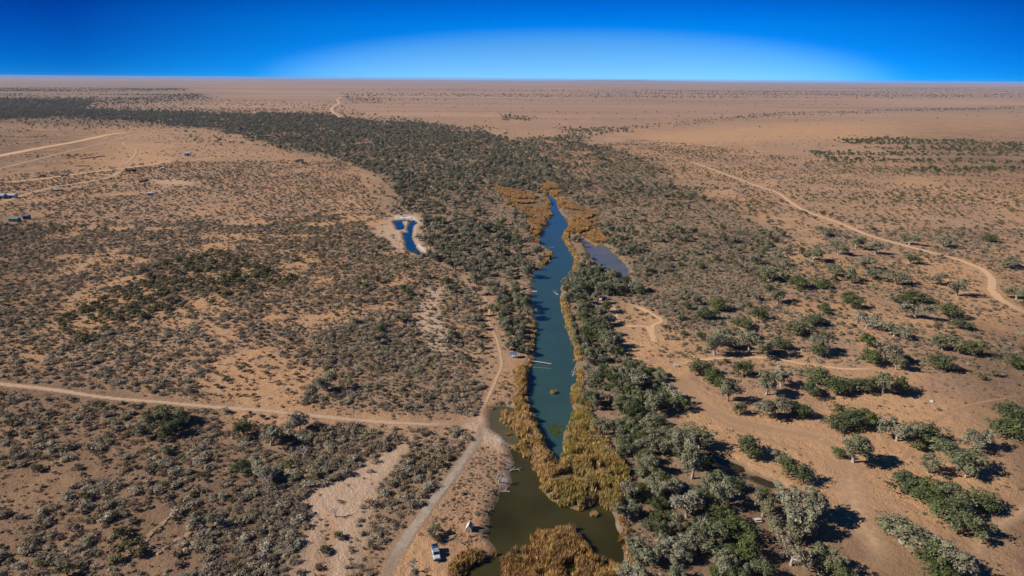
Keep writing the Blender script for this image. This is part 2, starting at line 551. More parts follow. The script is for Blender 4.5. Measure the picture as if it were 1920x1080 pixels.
BARE = [
    [(800, 985), (812, 1020), (808, 1040), (850, 1052), (838, 1090), (715, 1090), (745, 1048), (770, 1010)],
    [(930, 673), (973, 676), (965, 694), (935, 698)],
    [(968, 552), (988, 546), (993, 560), (985, 566), (966, 566)],
    [(1260, 700), (1300, 720), (1360, 760), (1450, 775), (1530, 785), (1560, 730), (1700, 735), (1860, 760), (1920, 800), (1920, 1090), (1480, 1090), (1420, 1000), (1440, 940), (1500, 925), (1440, 890), (1380, 860), (1330, 835), (1260, 790)],
    [(1160, 610), (1220, 616), (1230, 650), (1180, 690), (1160, 660)],
    [(1235, 668), (1290, 672), (1300, 700), (1260, 712), (1240, 700)],
    [(1115, 560), (1200, 560), (1250, 600), (1235, 640), (1180, 625), (1150, 600)],
    [(1300, 676), (1440, 668), (1600, 690), (1700, 680), (1740, 700), (1700, 735), (1560, 700), (1440, 680)],
    [(1700, 480), (1850, 500), (1850, 560), (1930, 600), (1930, 660), (1830, 600), (1780, 560)],
    [(1180, 255), (1400, 235), (1920, 220), (1920, 268), (1500, 262), (1250, 275)],
    [(1690, 335), (1920, 360), (1920, 400), (1760, 370)],
    [(0, 232), (250, 235), (300, 245), (260, 260), (330, 300), (230, 330), (100, 345), (0, 350)],
]
SALT = [[(928, 812), (954, 822), (950, 832), (934, 826)], [(953, 858), (976, 868), (966, 884), (955, 900), (945, 918), (940, 905), (950, 880)], [(1150, 972), (1164, 978), (1164, 996), (1150, 995)],
        [(740, 405), (775, 405), (782, 412), (765, 410), (742, 411)], [(782, 455), (800, 468), (826, 477), (800, 473), (780, 462)]]
LITTER = [
    [(1055, 530), (1120, 490), (1200, 560), (1130, 620), (1180, 700), (1290, 720), (1260, 790), (1330, 850), (1470, 930), (1420, 1090), (1170, 1090), (1180, 900), (1090, 730)],
    [(430, 810), (640, 800), (770, 815), (735, 850), (630, 900), (580, 925), (600, 985), (560, 1040), (540, 1090), (330, 1090), (400, 1000), (450, 920), (430, 860)],
    [(740, 860), (870, 830), (840, 890), (780, 970), (740, 1030), (690, 1090), (640, 1090), (660, 980), (700, 905)],
    [(600, 610), (780, 620), (890, 690), (900, 770), (780, 785), (620, 760), (590, 690)],
    [(640, 300), (960, 262), (1040, 330), (1000, 350), (1000, 520), (930, 560), (880, 520), (800, 480), (790, 410), (730, 400), (690, 320)],
    [(0, 205), (400, 215), (690, 225), (900, 245), (640, 305), (560, 290), (400, 241), (0, 224)],
    [(-400, 158), (330, 158), (430, 190), (150, 206), (-400, 206)],
    [(900, 340), (1060, 330), (1180, 470), (1190, 540), (1060, 540), (990, 470)],
    [(985, 680), (1070, 680), (1120, 740), (1190, 880), (1180, 960), (1160, 970), (1000, 900)],
    [(1040, 330), (1200, 300), (1450, 430), (1440, 560), (1330, 640), (1200, 560), (1180, 500), (1120, 400)],
]


def waterdist(x, y):
    """signed distance to the nearest shore, negative in the water"""
    d = np.full(x.shape, 1e9)
    for n, p in WATERS:
        lo, hi = p.min(0) - 12, p.max(0) + 12
        near = (x > lo[0]) & (x < hi[0]) & (y > lo[1]) & (y < hi[1])
        if not near.any():
            continue
        xs, ys = x[near], y[near]
        s = segdist(xs, ys, p, True) * np.where(inpoly(xs, ys, p), -1, 1)
        if n == 'key_pond':
            for q in KEY_ISLE:
                s = np.maximum(s, segdist(xs, ys, q, True) * np.where(inpoly(xs, ys, q), 1, -1))
        d[near] = np.minimum(d[near], s)
    return d


def height(x, y):
    x, y = np.asarray(x, float), np.asarray(y, float)
    d = waterdist(x, y)
    near = smoothstep(-150, -110, x) * (1 - smoothstep(130, 170, x)) * (1 - smoothstep(650, 760, y)) * smoothstep(130, 140, y)
    h = (fnoise(x, y, 34) - 0.5) * 0.9 * near
    k = smoothstep(0.0, 5.0, d)
    h = h * k
    w = np.where(d >= 0, WZ * (1 - smoothstep(-0.4, 3.2, d)) + 0.0, WZ - 0.10 - np.minimum(-d, 6) * 0.35)
    w = np.where(d >= 0, np.maximum(w, WZ - 0.1), w)
    return h + np.where(d < 20, w, 0)


def trackdist(x, y):
    """distance outside the nearest track's edge"""
    d = np.full(x.shape, 1e9)
    for n, w, c, s, lab in TRACKW:
        lo, hi = c.min(0) - 15 - w, c.max(0) + 15 + w
        near = (x > lo[0]) & (x < hi[0]) & (y > lo[1]) & (y < hi[1])
        if near.any():
            d[near] = np.minimum(d[near], segdist(x[near], y[near], c, False) - w / 2)
    return d


def softmask(px, py, polys, r):
    out = np.zeros(px.shape)
    for k in range(10):
        a = k * 2.4
        rr = r * math.sqrt((k + 0.5) / 10)
        ins = np.zeros(px.shape, bool)
        for p in polys:
            ins |= inpoly(px + rr * math.cos(a) * 1.3, py + rr * math.sin(a) * 0.7, p)
        out += ins / 10
    return out


# ------------------------------------------------------------------ ground
def graded(lo, hi, step, out_lo, out_hi, g):
    a = list(np.arange(lo, hi + step / 2, step))
    s, v = step, a[-1]
    while v < out_hi:
        s *= g
        v += s
        a.append(v)
    s, v, b = step, a[0], []
    while v > out_lo:
        s *= g
        v -= s
        b.append(v)
    return np.unique(np.clip(np.array(b[::-1] + a), out_lo, out_hi))


gx = graded(-150, 172, 1.15, -46000, 46000, 1.07)
gy = graded(134, 765, 1.25, -4000, 46000, 1.05)
GX, GY = np.meshgrid(gx, gy)
gxf, gyf = GX.ravel(), GY.ravel()
GH = height(gxf, gyf)
ppx, ppy, pdep = proj(gxf, gyf, 0.0)
front = pdep > 50
mask = lambda polys, r: np.where(front, softmask(ppx, ppy, polys, r), 0)
m_sand, m_bare, m_salt, m_lit = mask(SAND, 11), mask(BARE, 14), mask(SALT, 3), mask(LITTER, 22)
m_edge_shade = mask([[(-600, 640), (150, 700), (420, 790), (470, 900), (560, 1000), (540, 1400), (-600, 1400)], [(1750, 620), (2600, 560), (2600, 1400), (1560, 1400), (1520, 1000), (1640, 960), (1820, 1010), (1900, 900), (1830, 760)],  # vignette-like darkening toward the frame edges, painted into the soil colour
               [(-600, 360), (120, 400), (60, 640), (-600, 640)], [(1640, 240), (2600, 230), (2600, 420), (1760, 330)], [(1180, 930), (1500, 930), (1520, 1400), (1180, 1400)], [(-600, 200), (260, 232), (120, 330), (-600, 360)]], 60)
m_open = 1 - smoothstep(0.30, 0.46, fnoise(gxf, gyf, 24, 2.6))
gd = waterdist(gxf, gyf)
m_wet = 1 - smoothstep(0.3, 2.4, gd)
for q in REEDW.values():
    m_wet = np.maximum(m_wet, inpoly(gxf, gyf, q) * 0.9)          # dark mud under the reeds
nx, ny = len(gx), len(gy)
ii = np.arange(nx * ny).reshape(ny, nx)
quads = np.stack([ii[:-1, :-1], ii[:-1, 1:], ii[1:, 1:], ii[1:, :-1]], -1).reshape(-1, 4)

t = NT('outback_soil')
P = t.pos()
big = t.noise(0.004, 4, 0.6, P, 0.38, 0.62)
mid = t.noise(0.03, 5, 0.65, P, 0.36, 0.64)
small = t.noise(0.22, 6, 0.7, P, 0.33, 0.67)
fine = t.noise(1.6, 4, 0.7, P, 0.3, 0.7)
streak = t.noise(1.0, 5, 0.6, t.pos((0.0006, 0.0035, 1)), 0.4, 0.66)
soil = t.mix(mid, (0.41, 0.25, 0.15), (0.50, 0.255, 0.11))
soil = t.mix(t.math('MULTIPLY', big, 0.6), soil, (0.40, 0.265, 0.19))
soil = t.mix(t.math('MULTIPLY', small, 0.55), soil, (0.275, 0.175, 0.11))
soil = t.mix(t.math('MULTIPLY', t.attr('open'), t.math('ADD', t.math('MULTIPLY', small, 0.45), 0.35)), soil, (0.57, 0.325, 0.165))
edge_shade = t.math('MULTIPLY', t.attr('edge_shade'), t.math('ADD', t.math('MULTIPLY', t.noise(0.02, 5, 0.65, P, 0.36, 0.60), 0.55), 0.42))
dep = t.node('ShaderNodeSeparateXYZ')
t.l.new(P, dep.inputs[0])
farf = t.node('ShaderNodeMapRange')
t.l.new(dep.outputs[1], farf.inputs[0])
farf.inputs[1].default_value, farf.inputs[2].default_value = 900, 3000
streak2 = t.noise(1.0, 4, 0.6, t.pos((0.00013, 0.0009, 1)), 0.40, 0.62)
plainc = t.mix(streak, (0.48, 0.295, 0.19), (0.28, 0.18, 0.125))
plainc = t.mix(t.math('MULTIPLY', streak2, 0.6), plainc, (0.23, 0.16, 0.13))
soil = t.mix(t.math('MULTIPLY', farf.outputs[0], 0.85), soil, plainc)
bare = t.mix(small, (0.58, 0.34, 0.175), (0.50, 0.285, 0.145))
bare = t.mix(t.math('MULTIPLY', t.noise(0.045, 6, 0.7, P, 0.45, 0.62), 0.55), bare, (0.40, 0.24, 0.135))
soil = t.mix(t.math('MULTIPLY', t.attr('bare'), t.math('ADD', t.math('MULTIPLY', mid, 0.5), 0.5)), soil, bare)
lit = t.mix(small, (0.185, 0.125, 0.08), (0.30, 0.205, 0.135))
soil = t.mix(t.math('MULTIPLY', t.attr('litter'), t.math('ADD', t.math('MULTIPLY', mid, 0.35), 0.6)), soil, lit)
tuft = t.noise(0.33, 5, 0.7, P, 0.50, 0.60)
cover = t.math('MULTIPLY', t.math('MULTIPLY', tuft, t.noise(0.035, 3, 0.6, P, 0.40, 0.55)), t.math('SUBTRACT', 1.0, t.math('MULTIPLY', t.attr('bare'), 0.75)))
soil = t.mix(t.math('MULTIPLY', cover, 0.6), soil, (0.25, 0.195, 0.14))
sand = t.mix(small, (0.58, 0.42, 0.30), (0.48, 0.335, 0.23))
soil = t.mix(t.math('MULTIPLY', t.attr('sand'), t.math('ADD', t.math('MULTIPLY', small, 0.35), 0.65)), soil, sand)
soil = t.mix(t.math('MULTIPLY', t.attr('salt'), t.math('ADD', t.math('MULTIPLY', small, 0.55), 0.45)), soil, (0.70, 0.64, 0.58))
soil = t.mix(t.math('MULTIPLY', t.attr('wet'), 0.85), soil, (0.16, 0.12, 0.075))
soil = t.mix(t.math('MULTIPLY', fine, 0.24), soil, (0.22, 0.135, 0.08))
soil = t.mix(edge_shade, soil, (0.185, 0.118, 0.075))
t.bump(t.math('ADD', small, t.math('MULTIPLY', fine, 0.35)), 0.8, 0.45)
M_SOIL = t.done(soil, 0.95, 0.08)
g = link('ground', np_mesh('ground', np.stack([gxf, gyf, GH], -1), quads, M_SOIL, dict(sand=m_sand, bare=m_bare, salt=m_salt, litter=m_lit, wet=m_wet, edge_shade=m_edge_shade, open=m_open)))
g.data.polygons.foreach_set('use_smooth', np.ones(len(quads), bool))
structure(g)

# distant low hills on the horizon
t = NT('far_hills')
M_HILL = t.done(t.mix(t.noise(0.0006, 4, 0.6, t.pos()), (0.20, 0.15, 0.13), (0.30, 0.20, 0.15)), 0.95, 0.05)
hx = np.linspace(-36000, 36000, 241)
hv, hf = [], []
prof = 8 + 50 * np.maximum(0, fnoise(hx, hx * 0, 9000, 3) - 0.42) + 85 * np.exp(-((hx - 6200) / 3000) ** 2) * (0.5 + 0.5 * fnoise(hx, hx * 0, 1500, 8))
for i, X in enumerate(hx):
    hv += [(X, 38500, -1), (X, 39500, prof[i] * 0.7), (X, 40500, prof[i]), (X, 42500, -1)]
for i in range(len(hx) - 1):
    for k in range(3):
        hf.append((i * 4 + k, i * 4 + 4 + k, i * 4 + 5 + k, i * 4 + k + 1))
structure(link('hills', np_mesh('hills', hv, hf, M_HILL)))

# ------------------------------------------------------------------ water
def watermat(name, deep, ripple=0.08, spec=0.5, murk=None):
    t = NT(name)
    n1 = t.noise(0.05, 3, 0.5, t.pos(), 0.3, 0.7)
    col = t.mix(n1, deep, murk or tuple(c * 1.35 for c in deep))
    rp = t.noise(1.3, 3, 0.6, t.pos((1, 0.6, 1)), 0.2, 0.8)
    t.bump(rp, ripple, 0.05)
    t.b.inputs['IOR'].default_value = 1.333
    return t.done(col, 0.06, spec)


M_WATER = {
    'river': watermat('river_water', (0.027, 0.062, 0.060), 0.14, 0.75, (0.034, 0.072, 0.064)),
    'lagoon': watermat('lagoon_water', (0.085, 0.092, 0.098), 0.12, 0.5, (0.13, 0.12, 0.105)),
    'pond': watermat('pond_water', (0.026, 0.022, 0.005), 0.06, 0.5, (0.050, 0.042, 0.012)),
    'back_pond': watermat('back_pond_water', (0.070, 0.062, 0.026), 0.05, 0.5, (0.10, 0.085, 0.035)),
    'key_pond': watermat('key_pond_water', (0.002, 0.032, 0.085), 0.06, 0.7, (0.003, 0.036, 0.09)),
    'creek': watermat('creek_water', (0.035, 0.027, 0.010), 0.04, 0.5, (0.05, 0.036, 0.014)),
}
WLAB = {'river': 'long teal river channel down the middle of the plain', 'lagoon': 'shallow grey blue lagoon right of the river', 'pond': 'murky olive pond at the foot of the river',
        'back_pond': 'small brown pond enclosed by reeds left of the river', 'key_pond': 'deep blue keyhole shaped pond among trees', 'creek': 'narrow dark creek winding under the trees right of the reeds'}
CREEKLAB = ['thin dark pool between reeds and green thicket', 'narrow dark brown pool under trees beside the sandy road', 'small dark pool at the end of the creek']
WNAME = {'river': 'river_water', 'lagoon': 'lagoon_water', 'pond': 'pond_water', 'back_pond': 'pond_water', 'key_pond': 'pond_water', 'creek': 'creek_water'}
for n, p in WATERS:
    # a little wider than the shore: the bank cuts it
    c = np.asarray(p)
    d = np.roll(c, -1, 0) - np.roll(c, 1, 0)
    d /= np.maximum(np.linalg.norm(d, axis=1), 1e-6)[:, None]
    nrm = np.stack([d[:, 1], -d[:, 0]], 1)
    area = 0.5 * np.sum(c[:, 0] * np.roll(c[:, 1], -1) - np.roll(c[:, 0], -1) * c[:, 1])
    q = c + nrm * (0.9 if area > 0 else -0.9)
    m = bpy.data.meshes.new(WNAME[n])
    m.from_pydata([(a, b, WZ) for a, b in q], [], [tuple(range(len(q)))])
    m.materials.append(M_WATER[n])
    m.update()
    if m.polygons[0].normal.z < 0:
        m.flip_normals()
    lab = WLAB[n]
    if n == 'creek':
        lab = CREEKLAB.pop(0)
    structure(link(WNAME[n], m), lab)

# ------------------------------------------------------------------ tracks
def trackmat(name, a, b, rut, full=1.0, soft=2.4):
    t = NT(name)
    P = t.pos()
    v = t.attr('across')
    n1, n2 = t.noise(0.35, 5, 0.65, P, 0.3, 0.7), t.noise(0.06, 4, 0.6, P, 0.3, 0.7)
    col = t.mix(n1, a, b)
    ab = t.math('ABSOLUTE', v)
    rutm = t.math('SUBTRACT', 1.0, t.math('MULTIPLY', t.math('ABSOLUTE', t.math('SUBTRACT', ab, 0.42)), 4.5), True)
    col = t.mix(t.math('MULTIPLY', rutm, t.math('ADD', t.math('MULTIPLY', n2, 0.5), 0.25)), col, rut)
    edge = t.math('SUBTRACT', 1.22, ab)
    alpha = t.math('MULTIPLY', t.math('SUBTRACT', edge, t.math('MULTIPLY', t.noise(0.5, 5, 0.7, P, 0.25, 0.75), 0.75)), soft, True)
    alpha = t.math('MULTIPLY', t.math('MULTIPLY', alpha, full), t.attr('fade'))
    tr = t.node('ShaderNodeBsdfTransparent')
    mx = t.node('ShaderNodeMixShader')
    t.l.new(alpha, mx.inputs[0])
    t.l.new(tr.outputs[0], mx.inputs[1])
    t.l.new(t.b.outputs[0], mx.inputs[2])
    t.l.new(mx.outputs[0], t.out.inputs[0])
    t.bump(n1, 0.4, 0.15)
    return t.done(col, 0.95, 0.08)


M_TRACK = [trackmat('pale_track', (0.43, 0.29, 0.185), (0.48, 0.325, 0.21), (0.52, 0.365, 0.25), 1.0, 1.8),
           trackmat('gravel_track', (0.29, 0.225, 0.165), (0.38, 0.31, 0.245), (0.50, 0.43, 0.355), 1.0, 1.5),
           trackmat('orange_track', (0.528, 0.330, 0.193), (0.605, 0.380, 0.220), (0.660, 0.429, 0.264)),
           trackmat('faint_rut', (0.44, 0.27, 0.155), (0.49, 0.305, 0.175), (0.56, 0.365, 0.225), 0.55),
           trackmat('worn_sand', (0.495, 0.314, 0.187), (0.572, 0.369, 0.226), (0.627, 0.418, 0.264), 0.8, 1.1)]
for ti, (n, w, c, s, lab) in enumerate(TRACKW):
    d = np.gradient(c, axis=0)
    d /= np.maximum(np.linalg.norm(d, axis=1), 1e-6)[:, None]
    nrm = np.stack([-d[:, 1], d[:, 0]], 1)
    K = 9
    av = np.linspace(-1.25, 1.25, K)
    wob = (0.8 + 0.4 * vnoise(c[:, 0], c[:, 1], 25))[:, None]
    pts = np.concatenate([c + nrm * (w / 2) * a * wob for a in av])
    far = np.hypot(pts[:, 0], pts[:, 1])
    z = height(pts[:, 0], pts[:, 1]) + 0.05 + ti * 0.004 + far * 4e-5
    N = len(c)
    f = [(k * N + i, k * N + i + 1, (k + 1) * N + i + 1, (k + 1) * N + i) for k in range(K - 1) for i in range(N - 1)]
    o = link('track', np_mesh('track', np.concatenate([pts, z[:, None]], 1), f, M_TRACK[s], dict(across=np.tile(np.zeros(N), K) + np.repeat(av, N), fade=np.tile(np.clip(np.minimum(np.arange(N), np.arange(N)[::-1]) / 5.0, 0, 1), K))))
    if o.data.polygons[0].normal.z < 0:
        o.data.flip_normals()
    structure(o, lab)
# ------------------------------------------------------------------ plants: shapes
M_LEAF = {
    'gum': leafmat('gum_leaves', [(0.0, (0.210, 0.201, 0.123)), (0.3, (0.262, 0.243, 0.162)), (0.5, (0.162, 0.173, 0.084)), (0.7, (0.307, 0.281, 0.206)), (0.85, (0.192, 0.195, 0.104)), (1.0, (0.240, 0.201, 0.136))]),
    'bushy': leafmat('bush_leaves', [(0.0, (0.085, 0.105, 0.036)), (0.4, (0.125, 0.142, 0.053)), (0.7, (0.097, 0.114, 0.053)), (1.0, (0.159, 0.161, 0.080))]),
    'olive': leafmat('olive_leaves', [(0.0, (0.128, 0.127, 0.046)), (0.5, (0.189, 0.165, 0.074)), (1.0, (0.119, 0.113, 0.057))]),
    'salt': leafmat('saltbush_leaves', [(0.0, (0.219, 0.179, 0.119)), (0.5, (0.300, 0.250, 0.172)), (0.85, (0.381, 0.326, 0.233)), (1.0, (0.184, 0.163, 0.128))]),
    'dry': leafmat('dry_leaves', [(0.0, (0.196, 0.138, 0.098)), (0.5, (0.259, 0.190, 0.132)), (1.0, (0.172, 0.136, 0.106))]),
}
M_BARK = plain('pale_gum_bark', (0.40, 0.35, 0.29), 0.85, 0.1, 0, 0.2, 0.8)
M_DEAD = plain('bleached_dead_wood', (0.46, 0.43, 0.39), 0.85, 0.1, 0, 0.15, 0.9)
M_TWIG = plain('dry_twigs', (0.20, 0.155, 0.12), 0.9, 0.1, 0, 0.2, 2.0)


def leaf_cloud(r, cen, rad, count, size, up=0.35, squash=0.8, rand=0.65):
    cen, rad = np.asarray(cen, float), np.asarray(rad, float)
    n = len(cen) * count
    ci = np.repeat(np.arange(len(cen)), count)
    d = r.normal(size=(n, 3))
    d /= np.linalg.norm(d, axis=1)[:, None]
    d[:, 2] = np.where(d[:, 2] < -0.45, -d[:, 2], d[:, 2])
    p = cen[ci] + d * (rad[ci] * r.uniform(0.62, 1.08, n))[:, None] * np.array([1, 1, squash])
    nr = d * 0.9 + r.normal(size=(n, 3)) * rand * 0.6 + np.array([0, 0, up])
    nr /= np.linalg.norm(nr, axis=1)[:, None]
    a = np.cross(nr, r.normal(size=(n, 3)))
    a /= np.linalg.norm(a, axis=1)[:, None]
    b = np.cross(nr, a)
    s = size * r.uniform(0.55, 1.35, n)[:, None]
    q = s * r.uniform(0.5, 1.0, n)[:, None]
    v = np.stack([p - a * s, p - b * q + a * s * 0.2, p + a * s, p + b * q - a * s * 0.2], 1)
    f = np.arange(n * 4).reshape(n, 4)
    tone = r.uniform(0.72, 1.25, len(cen))[ci] * r.uniform(0.78, 1.22, n)
    return v.reshape(-1, 3), f, tone


def crown_points(r, n, c, rad, shell=0.55, lobes=3, low=-0.7):
    out = []
    ph = r.uniform(0, 6.28, 3)
    while len(out) < n:
        d = r.normal(size=3)
        d /= np.linalg.norm(d)
        if d[2] < low:
            continue
        az = math.atan2(d[1], d[0])
        k = 0.78 + 0.20 * math.sin(lobes * az + ph[0]) + 0.12 * math.sin((lobes + 2) * az + ph[1])
        q = r.uniform(shell, 1.0) * k
        p = np.array(c) + d * q * np.array(rad)
        if all(np.linalg.norm(p - o) > 0.55 * min(rad) / n ** 0.33 for o in out):
            out.append(p)
        elif r.random() < 0.2:
            out.append(p)
    return np.array(out)


def limbs(r, targets, base_r, fork_z, lean=0.3):
    mb = MB()
    fk = Vector((r.uniform(-lean, lean), r.uniform(-lean, lean), fork_z))
    mb.tube([(0, 0, -0.4), (fk.x * 0.35, fk.y * 0.35, fork_z * 0.5), fk], [base_r * 1.25, base_r, base_r * 0.8], 7)
    for tg in targets:
        tg = Vector(tg)
        m = fk.lerp(tg, 0.5) + Vector((0, 0, 0.25 * (tg - fk).length * 0.5))
        mb.tube([fk - Vector((0, 0, 0.1)), m, tg], [base_r * 0.55, base_r * 0.33, base_r * 0.1], 5, 0, False)
    return mb


def variant(kind, seed):
    """-> leaf arrays, trunk MB (sizes in metres at scale 1)"""
    r = np.random.default_rng(seed * 31 + len(kind) * 7)
    if kind == 'gum':                                   # crown about 9 m wide, 9 m high
        ns = int(r.integers(2, 5))
        a0 = r.uniform(0, 6.28)
        c = []
        for k in range(ns):
            an, rd = a0 + 6.28 * k / ns + r.normal() * 0.4, r.uniform(1.2, 2.3)
            sz = r.uniform(1.9, 2.9)
            c.append(crown_points(r, int(52 / ns), (math.cos(an) * rd, math.sin(an) * rd, r.uniform(2.0, 4.9)), (sz * 1.08, sz * 1.08, sz * r.uniform(0.75, 1.05)), 0.3, 3, -0.85))
        c = np.concatenate(c)
        c[:, 2] = np.maximum(c[:, 2], 0.7)
        L = leaf_cloud(r, c, r.uniform(0.5, 1.35, len(c)), 50, 0.225, 0.4)
        tr = limbs(r, c[r.choice(len(c), 8, False)], 0.32, r.uniform(1.0, 1.8))
    elif kind == 'bushy':                               # about 7 m wide, 5 m high, leafy to the ground
        c = crown_points(r, 34, (0, 0, 2.5), (3.2, 3.2, 2.3), 0.4, 4, -0.8)
        L = leaf_cloud(r, c, r.uniform(0.6, 1.3, len(c)), 52, 0.205, 0.35)
        tr = limbs(r, c[r.choice(len(c), 6, False)], 0.2, 0.8)
    elif kind == 'olive':                               # about 3 m wide
        c = crown_points(r, 11, (0, 0, 0.75), (1.15, 1.15, 0.75), 0.3, 3, -0.5)
        L = leaf_cloud(r, c, r.uniform(0.35, 0.62, len(c)), 26, 0.15, 0.25)
        tr = limbs(r, c[:3], 0.06, 0.3, 0.1)
    elif kind == 'salt':                                # about 2 m wide, 0.9 high
        c = crown_points(r, int(r.integers(7, 14)), (0, 0, 0.30), (r.uniform(0.7, 1.15), r.uniform(0.7, 1.15), r.uniform(0.32, 0.55)), 0.2, 3, -0.3)
        c[:, :2] *= 0.86
        L = leaf_cloud(r, c, r.uniform(0.30, 0.52, len(c)), 26, 0.10, 0.6)
        tr = limbs(r, c[:3], 0.035, 0.15, 0.05)
    elif kind == 'grass':                               # tussock of dead grass
        c = crown_points(r, 4, (0, 0, 0.1), (0.5, 0.5, 0.15), 0.2, 3, -0.2)
        L = leaf_cloud(r, c, r.uniform(0.12, 0.3, len(c)), 8, 0.11, 0.5, 0.8, 1.0)
        tr = limbs(r, c[:1], 0.02, 0.1, 0.02)
    elif kind == 'dry':                                 # low twiggy dry shrub
        c = crown_points(r, 7, (0, 0, 0.3), (0.85, 0.85, 0.4), 0.3, 3, -0.2)
        L = leaf_cloud(r, c, r.uniform(0.24, 0.46, len(c)), 18, 0.11, 0.4, 0.8, 1.0)
        tr = limbs(r, c, 0.03, 0.12, 0.05)
    return L, tr


NVAR = {'gum': 9, 'bushy': 7, 'olive': 6, 'salt': 8, 'dry': 6, 'grass': 4}
M_LEAF['grass'] = leafmat('dead_grass', [(0.0, (0.30, 0.22, 0.13)), (0.4, (0.22, 0.155, 0.095)), (0.7, (0.36, 0.28, 0.18)), (1.0, (0.17, 0.12, 0.08))])
BARKOF = {'grass': M_TWIG, 'gum': M_BARK, 'bushy': M_TWIG, 'olive': M_TWIG, 'salt': M_TWIG, 'dry': M_TWIG}
CROWN_ME, TRUNK_ME, WHOLE_ME, WHOLE_OB = {}, {}, {}, {}
for kind, nv in NVAR.items():
    src = bpy.data.collections.new('sources_' + kind)
    WHOLE_OB[kind] = src
    for s in range(nv):
        (v, f, tone), tr = variant(kind, s + 1)
        tri = np.array([(q[0], q[1], q[2], q[-1]) if len(q) >= 4 else (q[0], q[1], q[2], q[2]) for q in tr.f if len(q) == 4])
        tv = np.array(tr.v)
        av = np.concatenate([v, tv])
        af = np.concatenate([f, tri + len(v)])
        at = np.concatenate([tone, np.ones(len(tri))])
        WHOLE_ME[kind, s] = np_mesh(kind + '_plant', av, af, [M_LEAF[kind], BARKOF[kind]], dict(tone=at), np.r_[np.zeros(len(f)), np.ones(len(tri))])
        CROWN_ME[kind, s] = np_mesh('crown', v, f, M_LEAF[kind], dict(tone=tone))
        TRUNK_ME[kind, s] = np_mesh('trunk', tv, tri, BARKOF[kind])
        o = bpy.data.objects.new('%s_source_%02d' % (kind, s), WHOLE_ME[kind, s])
        src.objects.link(o)

# ------------------------------------------------------------------ plants: where they stand
PL = {k: [] for k in NVAR}                # kind -> list of (x, y, scale, label or None, group or None)
SANDW = [gnd(*np.array(p, float).T) for p in SAND]
KEEP = []                                 # (x, y, r) kept clear of plants


def keep(px, py, r, z=0.0):
    q = gnd(px, py, z)
    KEEP.append((q[0], q[1], r))


for kx, ky, kr in ((818, 1041, 5.0), (880, 990, 3.2), (961, 668, 3), (1126, 560, 6), (1420, 977, 2.5), (1467, 1042, 2.5), (1268, 686, 2.5), (1460, 1003, 1), (1040, 682, 8)):
    keep(kx, ky, kr)


def scat(poly, kind, spacing, prob, s0, s1, clump=None, stretch=1.0, avoid_bare=0.0, thin=None, warp=5.0):
    poly = np.array(poly, float)
    w = gnd(poly[:, 0], np.maximum(poly[:, 1], 158))
    edge = []
    for i in range(len(poly)):
        for k in range(6):
            q = poly[i] + (poly[(i + 1) % len(poly)] - poly[i]) * k / 6
            edge.append(gnd(q[0], max(q[1], 158)))
    edge = np.array(edge)
    lo, hi = edge.min(0), edge.max(0)
    xs = np.arange(lo[0], hi[0], spacing)
    ys = np.arange(lo[1], hi[1], spacing)
    X, Y = np.meshgrid(xs, ys)
    X = X.ravel() + rng.uniform(-0.62, 0.62, X.size) * spacing
    Y = Y.ravel() + rng.uniform(-0.62, 0.62, Y.size) * spacing
    qx, qy, _ = proj(X + (fnoise(X, Y, warp * 2.2, 21) - 0.5) * warp, Y + (fnoise(X, Y, warp * 2.2, 27) - 0.5) * warp * 2, 0.0)
    px, py, _ = proj(X, Y, 0.0)
    jit = 4
    k = inpoly(qx + rng.normal(0, jit, px.size) * 1.6, qy + rng.normal(0, jit * 0.35, py.size), poly)
    X, Y, px, py = X[k], Y[k], px[k], py[k]
    pr = np.full(X.shape, prob)
    if clump:
        c = fnoise(X / stretch, Y, clump[0], clump[2] if len(clump) > 2 else spacing)
        pr = pr * smoothstep(clump[1], clump[1] + 0.16, c)
    if thin:
        pr = pr * thin(px, py)
    k = rng.random(X.size) < pr
    X, Y, px, py = X[k], Y[k], px[k], py[k]
    s = s0 + (s1 * 1.12 - s0) * rng.random(X.size) ** 2.1
    rr = {'gum': 2.6, 'bushy': 2.4, 'olive': 1.0, 'salt': 0.6, 'dry': 0.5, 'grass': 0.3}[kind] * s
    ok = waterdist(X, Y) > np.minimum(rr * 0.4, 0.8) + 0.3
    ok &= trackdist(X, Y) > rr * 0.45
    for q in REEDW.values():
        ok &= ~inpoly(X, Y, q)
    for iq, q in enumerate(SANDW):
        ok &= ~(inpoly(X, Y, q) & (rng.random(X.size) < (0.62 if iq == 2 else 0.92)))
    if avoid_bare:
        b = np.zeros(X.shape, bool)
        for q in BARE:
            b |= inpoly(px, py, np.array(q, float))
        ok &= ~(b & (rng.random(X.size) < avoid_bare))
    for kx, ky, kr in KEEP:
        ok &= np.hypot(X - kx, Y - ky) > kr + rr * 0.6
    PL[kind] += [(a, b, c, None, None) for a, b, c in zip(X[ok], Y[ok], s[ok])]


FLAT = {'gum': 1.0, 'bushy': 1.0, 'olive': 0.9, 'salt': 0.78, 'dry': 0.75, 'grass': 1.0}
ORD = ['first', 'second', 'third', 'fourth', 'fifth', 'sixth', 'seventh', 'eighth', 'ninth', 'tenth', 'eleventh', 'twelfth']
DIA = {'gum': 9.0, 'bushy': 7.0, 'olive': 3.0, 'salt': 2.0, 'dry': 2.0, 'grass': 1.0}
HGT = {'gum': 8.8, 'bushy': 5.2, 'olive': 1.6, 'salt': 0.9, 'dry': 0.8, 'grass': 0.3}
